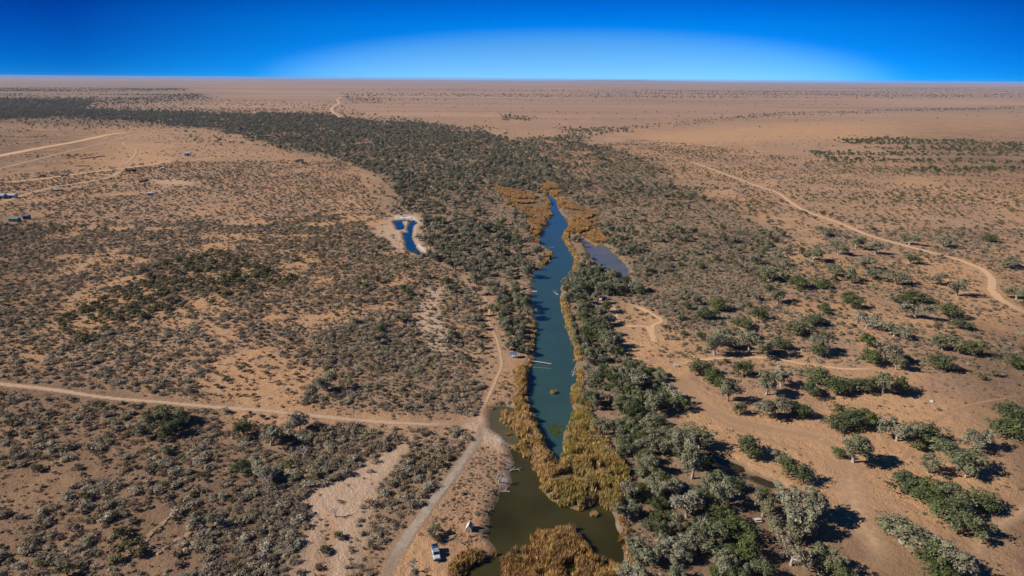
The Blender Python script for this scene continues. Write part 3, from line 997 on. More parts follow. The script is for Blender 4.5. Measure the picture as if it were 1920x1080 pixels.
# hand-placed trees: (phrase, [(px, py, width px, kind)])
CLUSTERS = [
    ('the long bush row below the sandy flat', [(1533, 703, 58, 'bushy'), (1523, 727, 46, 'bushy'), (1570, 724, 54, 'bushy'), (1601, 717, 52, 'bushy'), (1628, 716, 50, 'bushy'), (1660, 712, 54, 'gum'), (1687, 723, 40, 'bushy')]),
    ('the clump beside the sandy road bend', [(1313, 688, 42, 'bushy'), (1337, 704, 46, 'bushy'), (1367, 728, 46, 'gum'), (1397, 690, 42, 'bushy'), (1440, 715, 52, 'gum'), (1467, 700, 46, 'gum'), (1390, 762, 32, 'bushy'), (1447, 752, 74, 'gum'), (1487, 760, 42, 'bushy'), (1511, 768, 36, 'bushy'), (1352, 716, 34, 'bushy')]),
    ('the pale grey thicket above the sandy flat', [(1363, 628, 78, 'gum'), (1407, 640, 62, 'gum'), (1440, 647, 44, 'gum'), (1463, 641, 38, 'bushy'), (1342, 645, 50, 'gum')]),
    ('the loose group right of the grey thicket', [(1497, 616, 52, 'bushy'), (1527, 597, 52, 'bushy'), (1540, 640, 50, 'gum'), (1536, 655, 40, 'bushy')]),
    ('the string below the far road curve', [(1593, 552, 54, 'bushy'), (1600, 566, 40, 'bushy'), (1627, 597, 44, 'gum'), (1680, 610, 54, 'gum'), (1717, 556, 50, 'bushy'), (1719, 578, 46, 'gum'), (1690, 560, 36, 'bushy'), (1780, 583, 52, 'bushy'), (1803, 604, 42, 'bushy'), (1739, 611, 26, 'salt')]),
    ('the scatter right of the sandy flat', [(1632, 667, 46, 'bushy'), (1665, 656, 60, 'gum'), (1684, 672, 40, 'gum'), (1628, 636, 36, 'bushy'), (1772, 635, 48, 'gum'), (1760, 678, 50, 'bushy'), (1827, 654, 44, 'bushy'), (1800, 660, 28, 'olive'), (1907, 677, 40, 'bushy'), (1868, 702, 24, 'olive'), (1842, 708, 22, 'olive')]),
    ('the dense dark clump by the corner track', [(1703, 903, 72, 'bushy'), (1742, 912, 88, 'bushy'), (1793, 932, 92, 'bushy'), (1821, 985, 72, 'bushy'), (1780, 955, 80, 'bushy'), (1847, 936, 62, 'bushy'), (1760, 940, 74, 'bushy')]),
    ('the grey chain above the dark clump', [(1800, 850, 86, 'gum'), (1834, 812, 54, 'gum'), (1745, 864, 44, 'gum'), (1815, 870, 50, 'gum')]),
    ('the pair right of the wheel tracks', [(1687, 798, 66, 'gum'), (1743, 812, 88, 'bushy'), (1722, 838, 34, 'olive')]),
    ('the stand cut by the right edge', [(1897, 770, 72, 'bushy'), (1905, 806, 64, 'bushy'), (1880, 800, 50, 'bushy'), (1926, 780, 60, 'bushy')]),
    ('the group above the wheel track fan', [(1597, 785, 62, 'bushy'), (1570, 789, 46, 'bushy'), (1626, 778, 52, 'bushy'), (1605, 838, 78, 'gum'), (1573, 848, 26, 'bushy'), (1572, 768, 34, 'olive')]),
    ('the small bushes along the dark creek', [(1345, 893, 46, 'gum'), (1382, 905, 36, 'bushy'), (1325, 868, 34, 'bushy'), (1432, 925, 30, 'bushy'), (1403, 834, 48, 'bushy'), (1408, 848, 34, 'bushy'), (1463, 850, 34, 'gum'), (1480, 877, 38, 'bushy'), (1509, 890, 40, 'bushy'), (1340, 880, 22, 'olive'), (1313, 812, 58, 'gum'), (1300, 868, 62, 'gum')]),
    ('the big thicket behind the picnic table', [(1487, 950, 92, 'gum'), (1530, 942, 76, 'gum'), (1473, 985, 62, 'gum'), (1432, 945, 50, 'gum'), (1503, 975, 56, 'gum')]),
    ('the trees beside the road at bottom edge', [(1487, 1030, 62, 'gum'), (1553, 1038, 64, 'gum'), (1587, 1080, 58, 'bushy'), (1697, 985, 92, 'gum'), (1660, 985, 30, 'bushy'), (1755, 1050, 74, 'bushy'), (1790, 1042, 80, 'gum'), (1770, 1085, 70, 'bushy')]),
    ('the dark row right of the pond', [(1373, 993, 72, 'bushy'), (1403, 1030, 54, 'bushy'), (1357, 965, 54, 'bushy'), (1310, 1000, 58, 'gum'), (1360, 1042, 62, 'gum'), (1433, 1066, 44, 'bushy'), (1290, 940, 62, 'gum'), (1323, 940, 54, 'bushy'), (1350, 916, 62, 'gum'), (1385, 1080, 50, 'bushy')]),
    ('the trees along the far dirt road', [(1573, 463, 34, 'gum'), (1607, 453, 42, 'gum'), (1643, 462, 34, 'gum'), (1527, 475, 42, 'gum'), (1707, 478, 34, 'gum'), (1623, 490, 38, 'gum'), (1707, 446, 42, 'gum'), (1770, 449, 48, 'gum'), (1857, 446, 56, 'bushy'), (1897, 487, 50, 'gum'), (1545, 428, 36, 'gum')]),
    ('the sparse trees inside the far road bend', [(1767, 517, 38, 'gum'), (1797, 537, 34, 'gum'), (1683, 517, 42, 'gum'), (1567, 502, 34, 'gum'), (1910, 543, 42, 'gum'), (1600, 513, 34, 'gum'), (1640, 508, 36, 'gum')]),
    ('the green thicket amid the right woods', [(1500, 530, 48, 'bushy'), (1540, 530, 34, 'bushy'), (1443, 510, 54, 'gum'), (1460, 550, 48, 'gum'), (1423, 587, 30, 'bushy'), (1323, 587, 42, 'bushy'), (1345, 570, 40, 'bushy')]),
    ('the lone bush group below the left road', [(613, 712, 44, 'gum'), (300, 784, 56, 'bushy'), (334, 780, 54, 'bushy'), (270, 798, 40, 'gum'), (318, 800, 44, 'bushy')]),
    ('the trees behind the parked utility', [(811, 990, 34, 'gum'), (818, 1010, 26, 'olive'), (776, 1076, 30, 'gum')]),
    ('the grey scrub of the lower left', [(455, 870, 42, 'bushy'), (495, 872, 50, 'gum'), (455, 800, 40, 'bushy'), (505, 808, 52, 'gum'), (225, 1005, 44, 'olive'), (245, 1028, 48, 'olive'), (125, 1072, 80, 'olive'), (560, 785, 40, 'gum'), (382, 970, 40, 'gum')]),
]
LOOK = {'gum': 'grey gum', 'bushy': 'dark bushy tree', 'olive': 'olive shrub', 'salt': 'pale grey saltbush'}
for phrase, mem in CLUSTERS:
    byk = {}
    for m_ in sorted(mem):
        byk.setdefault(m_[3], []).append(m_)
    for kind, lst in byk.items():
        for i, (px_, py_, wpx, _) in enumerate(lst):
            hgt = HGT[kind] * 0.55
            w0 = gnd(px_, py_, hgt * 0.5)
            dep_ = proj(np.array(w0[0]), np.array(w0[1]), 0.0)[2]
            sc_ = float(np.clip(wpx * dep_ / FPX / DIA[kind] * 1.14, 0.25, 2.6 if kind in ('olive', 'salt') else (2.2 if kind == 'bushy' else 1.8)))
            w0 = gnd(px_, py_, HGT[kind] * min(sc_, 1.3) * 0.5)
            which = '' if len(lst) == 1 else ', %s from left' % ORD[i]
            PL[kind].append((w0[0], w0[1], sc_, '%s%s in %s' % (LOOK[kind], which, phrase), None))
            KEEP.append((w0[0], w0[1], DIA[kind] * sc_ * 0.25))

T_BELT = [(-150, 198), (150, 205), (300, 210), (450, 213), (610, 215), (700, 228), (790, 232), (900, 243), (960, 262), (1000, 290), (1040, 330), (1044, 346), (1030, 341), (1014, 347), (1013, 360), (990, 363), (945, 353), (912, 349), (945, 388), (978, 398), (990, 428), (998, 462), (1026, 478), (1008, 500), (996, 540), (930, 560), (880, 520), (800, 482), (795, 405), (730, 398), (740, 360), (690, 320), (640, 302), (560, 290), (480, 262), (400, 241), (300, 229), (140, 223), (-150, 224)]
T_WEST = [(930, 556), (966, 548), (995, 568), (1002, 600), (998, 668), (945, 655), (925, 600)]
T_MIDL = [(690, 445), (760, 482), (880, 520), (930, 560), (925, 640), (880, 720), (700, 700), (640, 600), (670, 490)]
T_NE = [(1040, 335), (1005, 292), (965, 262), (1080, 255), (1200, 300), (1330, 380), (1440, 430), (1480, 520), (1430, 620), (1300, 620), (1200, 590), (1182, 520), (1146, 462), (1122, 400), (1062, 372)]
T_EAST = [(1056, 545), (1078, 522), (1120, 505), (1170, 528), (1215, 560), (1130, 556), (1125, 600), (1150, 625), (1165, 680), (1280, 715), (1268, 765), (1228, 782), (1290, 845), (1330, 900), (1400, 1000), (1430, 1100), (1178, 1100), (1166, 975), (1172, 935), (1186, 895), (1146, 843), (1118, 795), (1094, 738), (1090, 690), (1080, 620)]
T_ISLE = [(1076, 522), (1082, 495), (1086, 480), (1076, 462), (1072, 448), (1090, 450), (1100, 470), (1116, 492), (1130, 505), (1118, 515)]
scat(T_BELT, 'gum', 7.8, 0.80, 0.36, 1.1, (55, 0.26), warp=70)
scat(T_BELT, 'bushy', 12.0, 0.16, 0.5, 0.9, warp=40)
scat([(-150, 190), (300, 200), (700, 214), (1000, 245), (1085, 330), (760, 420), (640, 340), (500, 296), (300, 246), (-150, 236)], 'gum', 15, 0.40, 0.35, 0.9, (110, 0.30), warp=80)
scat([(800, 415), (985, 420), (1000, 470), (1030, 478), (1000, 520), (990, 560), (930, 560), (840, 500)], 'gum', 8.5, 0.6, 0.5, 1.0)
scat(T_WEST, 'gum', 5.4, 0.88, 0.6, 1.0)
scat(T_WEST, 'bushy', 8.0, 0.55, 0.7, 1.05)
scat(T_MIDL, 'gum', 11, 0.30, 0.35, 0.8)
scat(T_MIDL, 'bushy', 11, 0.18, 0.35, 0.75)
scat(T_NE, 'gum', 9.0, 0.66, 0.40, 1.0, (45, 0.38), thin=lambda px, py: np.clip(1.25 - (px - 1150) / 420, 0.3, 1.0))
scat(T_NE, 'bushy', 11.0, 0.40, 0.4, 0.95, (40, 0.44))
scat(T_EAST, 'gum', 6.0, 0.85, 0.6, 1.1)
scat(T_EAST, 'bushy', 6.5, 0.62, 0.65, 1.15)
scat(T_ISLE, 'gum', 7.0, 0.85, 0.5, 0.9)
scat([(1076, 395), (1108, 402), (1112, 428), (1085, 425)], 'gum', 8, 0.8, 0.5, 0.8)
scat([(1080, 440), (1150, 455), (1200, 520), (1180, 530), (1140, 470)], 'gum', 8, 0.6, 0.4, 0.8)
scat([(1200, 720), (1285, 712), (1280, 770), (1225, 790), (1150, 760), (1120, 720), (1160, 690)], 'bushy', 6.5, 0.8, 0.8, 1.2)
scat([(1480, 520), (1440, 430), (1560, 420), (1800, 470), (1850, 560), (1920, 620), (1920, 720), (1700, 680), (1560, 600)], 'gum', 24, 0.35, 0.4, 0.8, avoid_bare=0.8)
scat([(1200, 300), (1330, 380), (1440, 430), (1560, 420), (1440, 370), (1300, 320)], 'gum', 16, 0.45, 0.4, 0.85)
scat([(1430, 430), (1560, 440), (1560, 500), (1480, 540)], 'gum', 15, 0.5, 0.4, 0.85)
# far right scrub bands and far lines
scat([(1420, 300), (2100, 300), (2100, 400), (1500, 370)], 'olive', 9, 0.5, 0.6, 1.8, (60, 0.38), 3.0)
scat([(1200, 262), (2100, 240), (2100, 268), (1300, 285)], 'olive', 18, 0.4, 0.6, 1.6, (90, 0.44), 4.0)
scat([(1560, 262), (1700, 258), (2100, 275), (2100, 292), (1750, 286), (1600, 276)], 'bushy', 8.5, 0.75, 0.4, 1.0, (50, 0.36), 5.0)
scat([(1500, 284), (1700, 286), (2100, 300), (2100, 330), (1750, 326), (1560, 304)], 'bushy', 8, 0.75, 0.4, 1.0, (50, 0.36), 5.0)
scat([(940, 216), (1000, 219), (1010, 227), (940, 226)], 'bushy', 12, 0.5, 0.6, 1.0)
scat([(1050, 245), (1250, 232), (1450, 212), (1700, 205), (1920, 200), (1920, 203), (1450, 218), (1260, 238), (1060, 252)], 'bushy', 11, 0.5, 0.35, 0.8, (60, 0.33), 4.0)
scat([(1040, 240), (1180, 240), (1180, 250), (1060, 262)], 'gum', 14, 0.55, 0.5, 0.9)
scat([(-200, 182), (170, 189), (160, 206), (-200, 206)], 'gum', 14, 0.75, 0.7, 1.1)
scat([(-300, 166), (340, 166), (400, 186), (150, 200), (-300, 190)], 'bushy', 22, 0.6, 0.7, 1.5, (300, 0.34), 4.0)
scat([(170, 186), (640, 190), (690, 222), (400, 212), (170, 204)], 'bushy', 17, 0.33, 0.5, 0.9, (150, 0.35), 3.0)
scat([(640, 170), (1300, 166), (2200, 164), (2200, 180), (1300, 186), (640, 190)], 'bushy', 42, 0.5, 0.7, 1.8, (420, 0.47), 9.0)
scat([(660, 184), (1300, 182), (2200, 176), (2200, 250), (1400, 240), (1000, 236), (720, 222)], 'bushy', 30, 0.16, 0.4, 0.8, (160, 0.46), 6.0)
scat([(640, 180), (720, 184), (720, 196), (650, 192)], 'bushy', 20, 0.5, 0.5, 0.9)
# shrubland left of the river
N_NEAR = [(-160, 722), (880, 800), (720, 1130), (-160, 1130)]
N_MID = [(-220, 440), (700, 400), (900, 560), (905, 780), (-220, 702)]
N_FAR = [(-220, 350), (300, 305), (640, 300), (725, 400), (-220, 442)]
N_PLAIN = [(-260, 232), (330, 236), (560, 290), (640, 300), (300, 306), (-260, 352)]
scat(N_NEAR, 'salt', 3.0, 0.62, 0.8, 2.9, (24, 0.35, 2.6))
scat(N_NEAR, 'olive', 5.6, 0.50, 0.6, 1.7, (30, 0.34))
scat(N_NEAR, 'dry', 2.5, 0.60, 0.7, 2.5, (24, 0.34, 2.6))
scat(N_MID, 'salt', 2.5, 0.70, 0.7, 2.3, (24, 0.32, 2.6))
scat(N_MID, 'olive', 5.2, 0.52, 0.55, 1.4, (40, 0.34))
scat(N_MID, 'dry', 2.5, 0.60, 0.6, 2.0, (24, 0.32, 2.6))
scat([(95, 612), (150, 645), (240, 605), (420, 562), (570, 530), (430, 470), (300, 492), (200, 550)], 'olive', 4.4, 0.85, 1.2, 2.4, (22, 0.32))
scat([(330, 480), (520, 400), (700, 400), (690, 440), (560, 520)], 'olive', 6.5, 0.55, 0.8, 1.4, (30, 0.36))
scat(N_FAR, 'salt', 3.6, 0.55, 0.9, 2.2, (40, 0.33))
scat(N_FAR, 'olive', 7.0, 0.62, 0.6, 1.5, (45, 0.36), 2.0)
scat(N_FAR, 'dry', 4.2, 0.50, 0.9, 2.3, (40, 0.36))
scat(N_PLAIN, 'olive', 11, 0.45, 0.7, 1.6, (70, 0.47), 3.0, avoid_bare=0.6)
scat(N_PLAIN, 'dry', 12, 0.45, 1.0, 2.4, (70, 0.42), 2.0, avoid_bare=0.5)
scat([(-200, 238), (60, 240), (120, 262), (40, 272), (-200, 285)], 'olive', 10, 0.6, 1.0, 2.2, (50, 0.42), 4.0)
scat([(40, 284), (130, 282), (180, 292), (100, 304), (60, 312), (20, 300)], 'olive', 8, 0.55, 1.0, 2.2, (40, 0.42), 3.0)
scat([(-150, 418), (180, 424), (240, 436), (100, 440), (-150, 440)], 'olive', 6, 0.75, 1.0, 1.8)
scat([(430, 800), (640, 796), (770, 812), (690, 872), (580, 928), (600, 985), (545, 1100), (330, 1100), (470, 900)], 'salt', 2.5, 0.68, 1.0, 2.6)
scat([(430, 800), (640, 796), (770, 812), (690, 872), (580, 928), (600, 985), (545, 1100), (330, 1100), (470, 900)], 'dry', 2.0, 0.66, 0.8, 2.2)
scat([(775, 815), (880, 802), (845, 890), (770, 1000), (700, 1110), (640, 1110), (660, 960), (740, 860)], 'salt', 2.1, 0.60, 0.6, 1.5, (10, 0.32))
scat([(775, 815), (880, 802), (845, 890), (770, 1000), (700, 1110), (640, 1110), (660, 960), (740, 860)], 'dry', 1.9, 0.62, 0.5, 1.3, (9, 0.30))
scat([(590, 600), (780, 615), (900, 690), (895, 780), (590, 770)], 'salt', 2.4, 0.60, 0.7, 1.5, (14, 0.30))
scat([(590, 600), (780, 615), (900, 690), (895, 780), (590, 770)], 'dry', 2.0, 0.62, 0.6, 1.4, (12, 0.30))
scat([(903, 835), (955, 842), (955, 900), (915, 1000), (858, 1032), (806, 990), (870, 880)], 'salt', 1.8, 0.42, 0.35, 1.15, (7, 0.38))
scat([(903, 835), (955, 842), (955, 900), (915, 1000), (858, 1032), (806, 990), (870, 880)], 'dry', 1.4, 0.45, 0.3, 0.9, (6, 0.36))
scat([(905, 785), (925, 735), (945, 690), (985, 690), (965, 700), (966, 745), (945, 765), (930, 772)], 'salt', 2.0, 0.6, 0.5, 1.3)
scat([(905, 785), (925, 735), (945, 690), (985, 690), (965, 700), (966, 745), (945, 765), (930, 772)], 'dry', 1.8, 0.6, 0.5, 1.3)
scat([(920, 560), (945, 560), (950, 655), (900, 770), (880, 780), (905, 690), (925, 640)], 'salt', 2.4, 0.6, 0.6, 1.5)
scat([(880, 560), (930, 560), (930, 640), (895, 700), (870, 640)], 'gum', 9, 0.5, 0.4, 0.75)
scat([(1052, 520), (1085, 512), (1125, 506), (1180, 530), (1130, 560), (1062, 562)], 'gum', 6, 0.8, 0.6, 1.0)
G_L = [(-160, 430), (700, 430), (900, 560), (905, 830), (720, 1130), (-160, 1130)]
G_R = [(1130, 500), (1920, 480), (2080, 720), (2080, 1120), (1180, 1120)]
scat(G_L, 'grass', 1.8, 0.52, 0.6, 2.4, (9, 0.32))
scat(G_R, 'grass', 1.7, 0.42, 0.5, 1.8, (9, 0.42), avoid_bare=0.35)
scat([(800, 985), (905, 835), (955, 850), (915, 1000), (860, 1040)], 'grass', 0.9, 0.5, 0.4, 1.4)
scat(T_MIDL, 'salt', 2.8, 0.55, 0.6, 1.6, (18, 0.30))
scat(T_BELT[8:], 'salt', 5.0, 0.5, 0.8, 1.8)
scat([(730, 330), (1000, 300), (1060, 345), (1010, 400), (1020, 500), (930, 560), (800, 480), (790, 405)], 'salt', 3.4, 0.7, 0.7, 2.0, (20, 0.26))
scat([(900, 340), (1060, 335), (1130, 400), (1190, 500), (1110, 440), (1050, 365), (1010, 345), (1000, 420), (975, 400), (940, 390)], 'gum', 9, 0.6, 0.4, 0.85)
scat([(960, 395), (985, 400), (1000, 440), (1005, 465), (975, 450)], 'gum', 8, 0.7, 0.4, 0.9)
# shrubs right of the river
S_R1 = [(1130, 470), (1440, 430), (1920, 428), (2080, 700), (1280, 705), (1130, 570)]
S_R2 = [(1000, 285), (1200, 262), (1560, 300), (1920, 332), (2080, 432), (1450, 432), (1140, 480)]
S_R3 = [(1170, 800), (1500, 705), (2080, 700), (2080, 1120), (1170, 1120)]
scat(S_R1, 'salt', 2.7, 0.72, 0.6, 2.2, (26, 0.32), avoid_bare=0.6)
scat([(1180, 480), (1450, 430), (1560, 500), (1560, 640), (1300, 660), (1180, 600)], 'salt', 2.8, 0.7, 0.8, 2.2, (20, 0.30), avoid_bare=0.6)
scat([(1180, 480), (1450, 430), (1560, 500), (1560, 640), (1300, 660), (1180, 600)], 'bushy', 10, 0.5, 0.4, 0.9, (30, 0.34), avoid_bare=0.7)
scat([(1400, 340), (1920, 380), (1920, 470), (1560, 430)], 'olive', 9, 0.5, 0.8, 1.9, (40, 0.36))
scat(S_R1, 'dry', 2.8, 0.50, 0.5, 1.6, (20, 0.34), avoid_bare=0.5)
scat(S_R1, 'olive', 7.0, 0.50, 0.5, 1.5, (30, 0.34), avoid_bare=0.5)
scat(S_R2, 'salt', 4.4, 0.50, 0.8, 2.1, (36, 0.40))
scat(S_R2, 'olive', 6.2, 0.65, 0.7, 1.7, (45, 0.38), 2.0)
scat(S_R2, 'dry', 6.0, 0.40, 0.8, 2.0, (40, 0.36))
scat(S_R3, 'dry', 2.0, 0.40, 0.2, 0.8, (16, 0.46), avoid_bare=0.25)
scat(S_R3, 'salt', 2.6, 0.42, 0.3, 1.2, (20, 0.44), avoid_bare=0.5)
scat(S_R3, 'olive', 10.0, 0.22, 0.35, 0.8, avoid_bare=0.3)
scat([(1170, 965), (1200, 950), (1215, 1100), (1188, 1100), (1180, 1030)], 'gum', 5.5, 0.9, 0.5, 0.9)
scat([(1165, 965), (1190, 960), (1205, 1100), (1185, 1100)], 'dry', 1.5, 0.7, 0.6, 1.5)
scat(T_EAST, 'salt', 3.0, 0.5, 0.6, 1.3)
scat(T_EAST, 'dry', 2.6, 0.5, 0.6, 1.3)
scat([(1100, 775), (1130, 790), (1150, 840), (1190, 880), (1178, 960), (1160, 990), (1150, 960), (1165, 880), (1110, 820)], 'dry', 1.6, 0.7, 0.6, 1.5)
scat(T_NE, 'salt', 3.4, 0.50, 0.7, 2.0, (30, 0.28))
scat(T_NE, 'dry', 4.0, 0.4, 0.7, 2.0, (26, 0.32))

# ------------------------------------------------------------------ plants: building them
ZONES = [   # (outline, phrase)
    ([(1040, 480), (1300, 480), (1300, 690), (1040, 690)], 'among the riverside camp trees'),
    ([(1060, 690), (1290, 690), (1290, 790), (1060, 790)], 'in the thicket behind the right reeds'),
    ([(1100, 790), (1420, 790), (1420, 900), (1100, 900)], 'beside the dark brown pools'),
    ([(1150, 900), (1300, 900), (1300, 1000), (1150, 1000)], 'in the dense stand facing the pond'),
    ([(1150, 1000), (1440, 1000), (1440, 1130), (1150, 1130)], 'in the bottom stand beside the pond'),
    (T_EAST, 'in the stand right of the reeds'),
    (T_WEST, 'in the stand on the left bank'),
    (T_ISLE, 'on the spit between river and lagoon'),
    (T_BELT, 'in the wood behind the keyhole pond'),
    (T_NE, 'in the open wood beyond the lagoon'),
    ([(903, 835), (960, 842), (955, 900), (915, 1000), (858, 1045), (806, 990), (870, 880)], 'between gravel track and olive pond'),
    ([(775, 815), (885, 802), (845, 890), (770, 1000), (700, 1110), (640, 1110), (660, 960), (740, 860)], 'between sandy wash and gravel track'),
    ([(430, 790), (640, 785), (775, 812), (690, 872), (580, 928), (600, 985), (545, 1100), (330, 1100), (470, 900)], 'in the thick scrub by the wash'),
    ([(-300, 690), (480, 768), (470, 900), (-300, 900)], 'on the flat below the dirt road'),
    ([(-300, 900), (470, 900), (330, 1130), (-300, 1130)], 'on the flat at bottom left corner'),
    ([(80, 650), (80, 580), (430, 465), (600, 520), (430, 575), (150, 652)], 'in the dark bush cluster at left'),
    ([(-300, 640), (600, 660), (600, 785), (-300, 720)], 'just above the left dirt road'),
    ([(-300, 500), (600, 500), (600, 660), (-300, 640)], 'on the left plain below the sheds'),
    ([(-300, 380), (600, 380), (600, 500), (-300, 500)], 'on the plain around the teal shed'),
    ([(560, 380), (940, 500), (940, 800), (590, 780)], 'in the scrub left of river track'),
    ([(1100, 480), (2100, 420), (2100, 700), (1100, 700)], 'on open ground right of the camp'),
    ([(1100, 700), (2100, 700), (2100, 1130), (1100, 1130)], 'on the bare sand at lower right'),
]
KNAME = {'gum': 'gum_tree', 'bushy': 'bushy_tree', 'olive': 'olive_shrub', 'salt': 'saltbush', 'dry': 'dry_shrub'}
KCAT = {'gum': 'tree', 'bushy': 'tree', 'olive': 'shrub', 'salt': 'shrub', 'dry': 'shrub'}
KLOOK = {'gum': ('large grey gum', 'medium grey gum', 'small grey gum'), 'bushy': ('large dark bush tree', 'medium dark bush tree', 'small dark bush tree'), 'olive': ('large olive shrub', 'medium olive shrub', 'small olive shrub'),
         'salt': ('large grey saltbush', 'medium grey saltbush', 'small grey saltbush'), 'dry': ('large brown shrub', 'medium brown shrub', 'small brown shrub')}
KCUT = {'gum': (0.9, 0.68), 'bushy': (0.95, 0.75), 'olive': (1.6, 1.1), 'salt': (1.8, 1.3), 'dry': (1.6, 1.2)}
KSTUFF = {'gum': ('gum_woodland', 'distant mass of grey green gum trees forming the woodland', 'woodland'), 'bushy': ('bushland', 'distant dark green bushes scattered over the plain', 'bushland'),
          'olive': ('olive_shrubland', 'countless olive shrubs dotting the farther plain', 'shrubs'), 'salt': ('saltbush_cover', 'countless pale grey saltbush covering the farther plain', 'shrubs'),
          'grass': ('dead_grass', 'sparse dead grass tussocks strewn over the sandy soil', 'grass'),
          'dry': ('dry_scrub', 'countless low brown dry shrubs between the saltbush', 'shrubs')}


def zone_of(px, py):
    for poly, ph in ZONES:
        if inpoly(np.array([px]), np.array([py]), poly)[0]:
            return ph
    return 'on the distant plain'


def scatter_nodes(coll):
    ng = bpy.data.node_groups.new('scatter', 'GeometryNodeTree')
    ng.interface.new_socket('Geometry', in_out='INPUT', socket_type='NodeSocketGeometry')
    ng.interface.new_socket('Geometry', in_out='OUTPUT', socket_type='NodeSocketGeometry')
    N, L = ng.nodes, ng.links
    gi, go = N.new('NodeGroupInput'), N.new('NodeGroupOutput')
    ci = N.new('GeometryNodeCollectionInfo')
    ci.inputs[0].default_value = coll
    ci.inputs[1].default_value = True
    ci.inputs[2].default_value = True
    iop = N.new('GeometryNodeInstanceOnPoints')
    iop.inputs['Pick Instance'].default_value = True

    def na(name, typ):
        n = N.new('GeometryNodeInputNamedAttribute')
        n.data_type = typ
        n.inputs[0].default_value = name
        return n.outputs[0]
    L.new(gi.outputs[0], iop.inputs['Points'])
    L.new(ci.outputs[0], iop.inputs['Instance'])
    L.new(na('pick', 'INT'), iop.inputs['Instance Index'])
    L.new(na('turn', 'FLOAT_VECTOR'), iop.inputs['Rotation'])
    L.new(na('size', 'FLOAT_VECTOR'), iop.inputs['Scale'])
    L.new(iop.outputs[0], go.inputs[0])
    return ng


NIND = 300
for kind in NVAR:
    A = PL[kind]
    X = np.array([a[0] for a in A])
    Y = np.array([a[1] for a in A])
    S = np.array([a[2] for a in A])
    Z = height(X, Y) - 0.03
    n = len(A)
    turn = rng.uniform(0, 6.283, n)
    pick = rng.integers(0, NVAR[kind], n)
    sq = rng.uniform(0.8, 1.2, n)
    lx = rng.uniform(0.78, 1.3, n)
    px, py, dp = proj(X, Y, HGT[kind] * 0.4 * S)
    inside = (px > -5) & (px < 1925) & (py > 0) & (py < 1085)
    show = np.where(inside, S * DIA[kind] / dp, 0)
    hand = np.array([a[3] is not None for a in A])
    show = show + hand * 10.0
    order = np.argsort(-show)
    NIND = 0 if kind == 'grass' else 300
    ind = set(order[:NIND].tolist())
    pend = []
    for i in order[:NIND]:
        i = int(i)
        loc = (X[i], Y[i], Z[i])
        scl = (S[i] * lx[i], S[i] / lx[i] ** 0.5, (min(S[i], 1.3) if kind in ('gum', 'bushy') else S[i]) * sq[i] * FLAT[kind])
        if kind in ('gum', 'bushy'):
            o = empty(KNAME[kind], loc, turn[i])
            o.scale = scl
            c = link('crown', CROWN_ME[kind, int(pick[i])], o)
            link('trunk', TRUNK_ME[kind, int(pick[i])], o)
        else:
            o = link(KNAME[kind], WHOLE_ME[kind, int(pick[i])])
            o.location, o.rotation_euler, o.scale = loc, (0, 0, turn[i]), scl
        if A[i][3]:
            tag(o, A[i][3], KCAT[kind])
        else:
            sz_ = 0 if S[i] > KCUT[kind][0] else (1 if S[i] > KCUT[kind][1] else 2)
            pend.append((KLOOK[kind][sz_], zone_of(px[i], py[i]), px[i], py[i], o))
    # near / far part of its place, then its order from the left, so that each label names one plant
    byz = {}
    for q in pend:
        byz.setdefault(q[1], []).append(q)
    for ph, lst in byz.items():
        ym = sorted(q[3] for q in lst)
        nc = 5 if len(lst) > 60 else 3
        cuts = [ym[len(ym) * k // nc] for k in range(1, nc)] if len(lst) > 8 else []
        sub = {}
        for q in lst:
            part_ = '' if not cuts else ((', far part', ', middle part', ', near part') if nc == 3 else (', farthest part', ', far part', ', middle part', ', near part', ', nearest part'))[sum(q[3] >= v for v in cuts)]
            sub.setdefault((q[0], part_), []).append(q)
        for (look, part_), mem in sub.items():
            mem.sort(key=lambda q: q[2])
            for k, q in enumerate(mem):
                if len(mem) == 1:
                    od = ''
                elif len(mem) <= 12:
                    od = ', %s from left' % ORD[k]
                else:
                    od = (', left end', ', left of centre', ', centre', ', right of centre', ', right end')[k * 5 // len(mem)]
                tag(q[4], '%s %s%s%s' % (look, ph, part_, od), KCAT[kind], '%s group %s' % (look, ph))
    rest = np.array([i for i in range(n) if i not in ind], int)
    nm, lab, cat = KSTUFF[kind]
    m = bpy.data.meshes.new(nm)
    m.vertices.add(len(rest))
    m.vertices.foreach_set('co', np.stack([X[rest], Y[rest], Z[rest]], -1).astype(np.float32).ravel())
    m.attributes.new('pick', 'INT', 'POINT').data.foreach_set('value', pick[rest].astype(np.int32))
    m.attributes.new('turn', 'FLOAT_VECTOR', 'POINT').data.foreach_set('vector', np.stack([turn[rest] * 0, turn[rest] * 0, turn[rest]], -1).astype(np.float32).ravel())
    m.attributes.new('size', 'FLOAT_VECTOR', 'POINT').data.foreach_set('vector', np.stack([S[rest] * lx[rest], S[rest] / lx[rest] ** 0.5, S[rest] * sq[rest] * FLAT[kind]], -1).astype(np.float32).ravel())
    o = link(nm, m)
    md = o.modifiers.new('scatter', 'NODES')
    md.node_group = scatter_nodes(WHOLE_OB[kind])
    tag(o, lab, cat, None, 'stuff')
    print('PLANTS', kind, n)

# ------------------------------------------------------------------ reeds
def reedmat(name, stops, sc=0.07):
    t = NT(name)
    P = t.pos()
    n = t.math('ADD', t.math('MULTIPLY', t.noise(sc, 4, 0.6, P, 0.3, 0.7), 0.65), t.math('MULTIPLY', t.noise(0.6, 3, 0.6, P, 0.3, 0.7), 0.35))
    c = t.ramp(n, stops)
    comb = t.node('ShaderNodeCombineColor')
    for i in range(3):
        t.put(comb.inputs[i], t.attr('tone'))
    return t.done(t.mix(1.0, c, comb.outputs[0], 'MULTIPLY'), 0.7, 0.15)


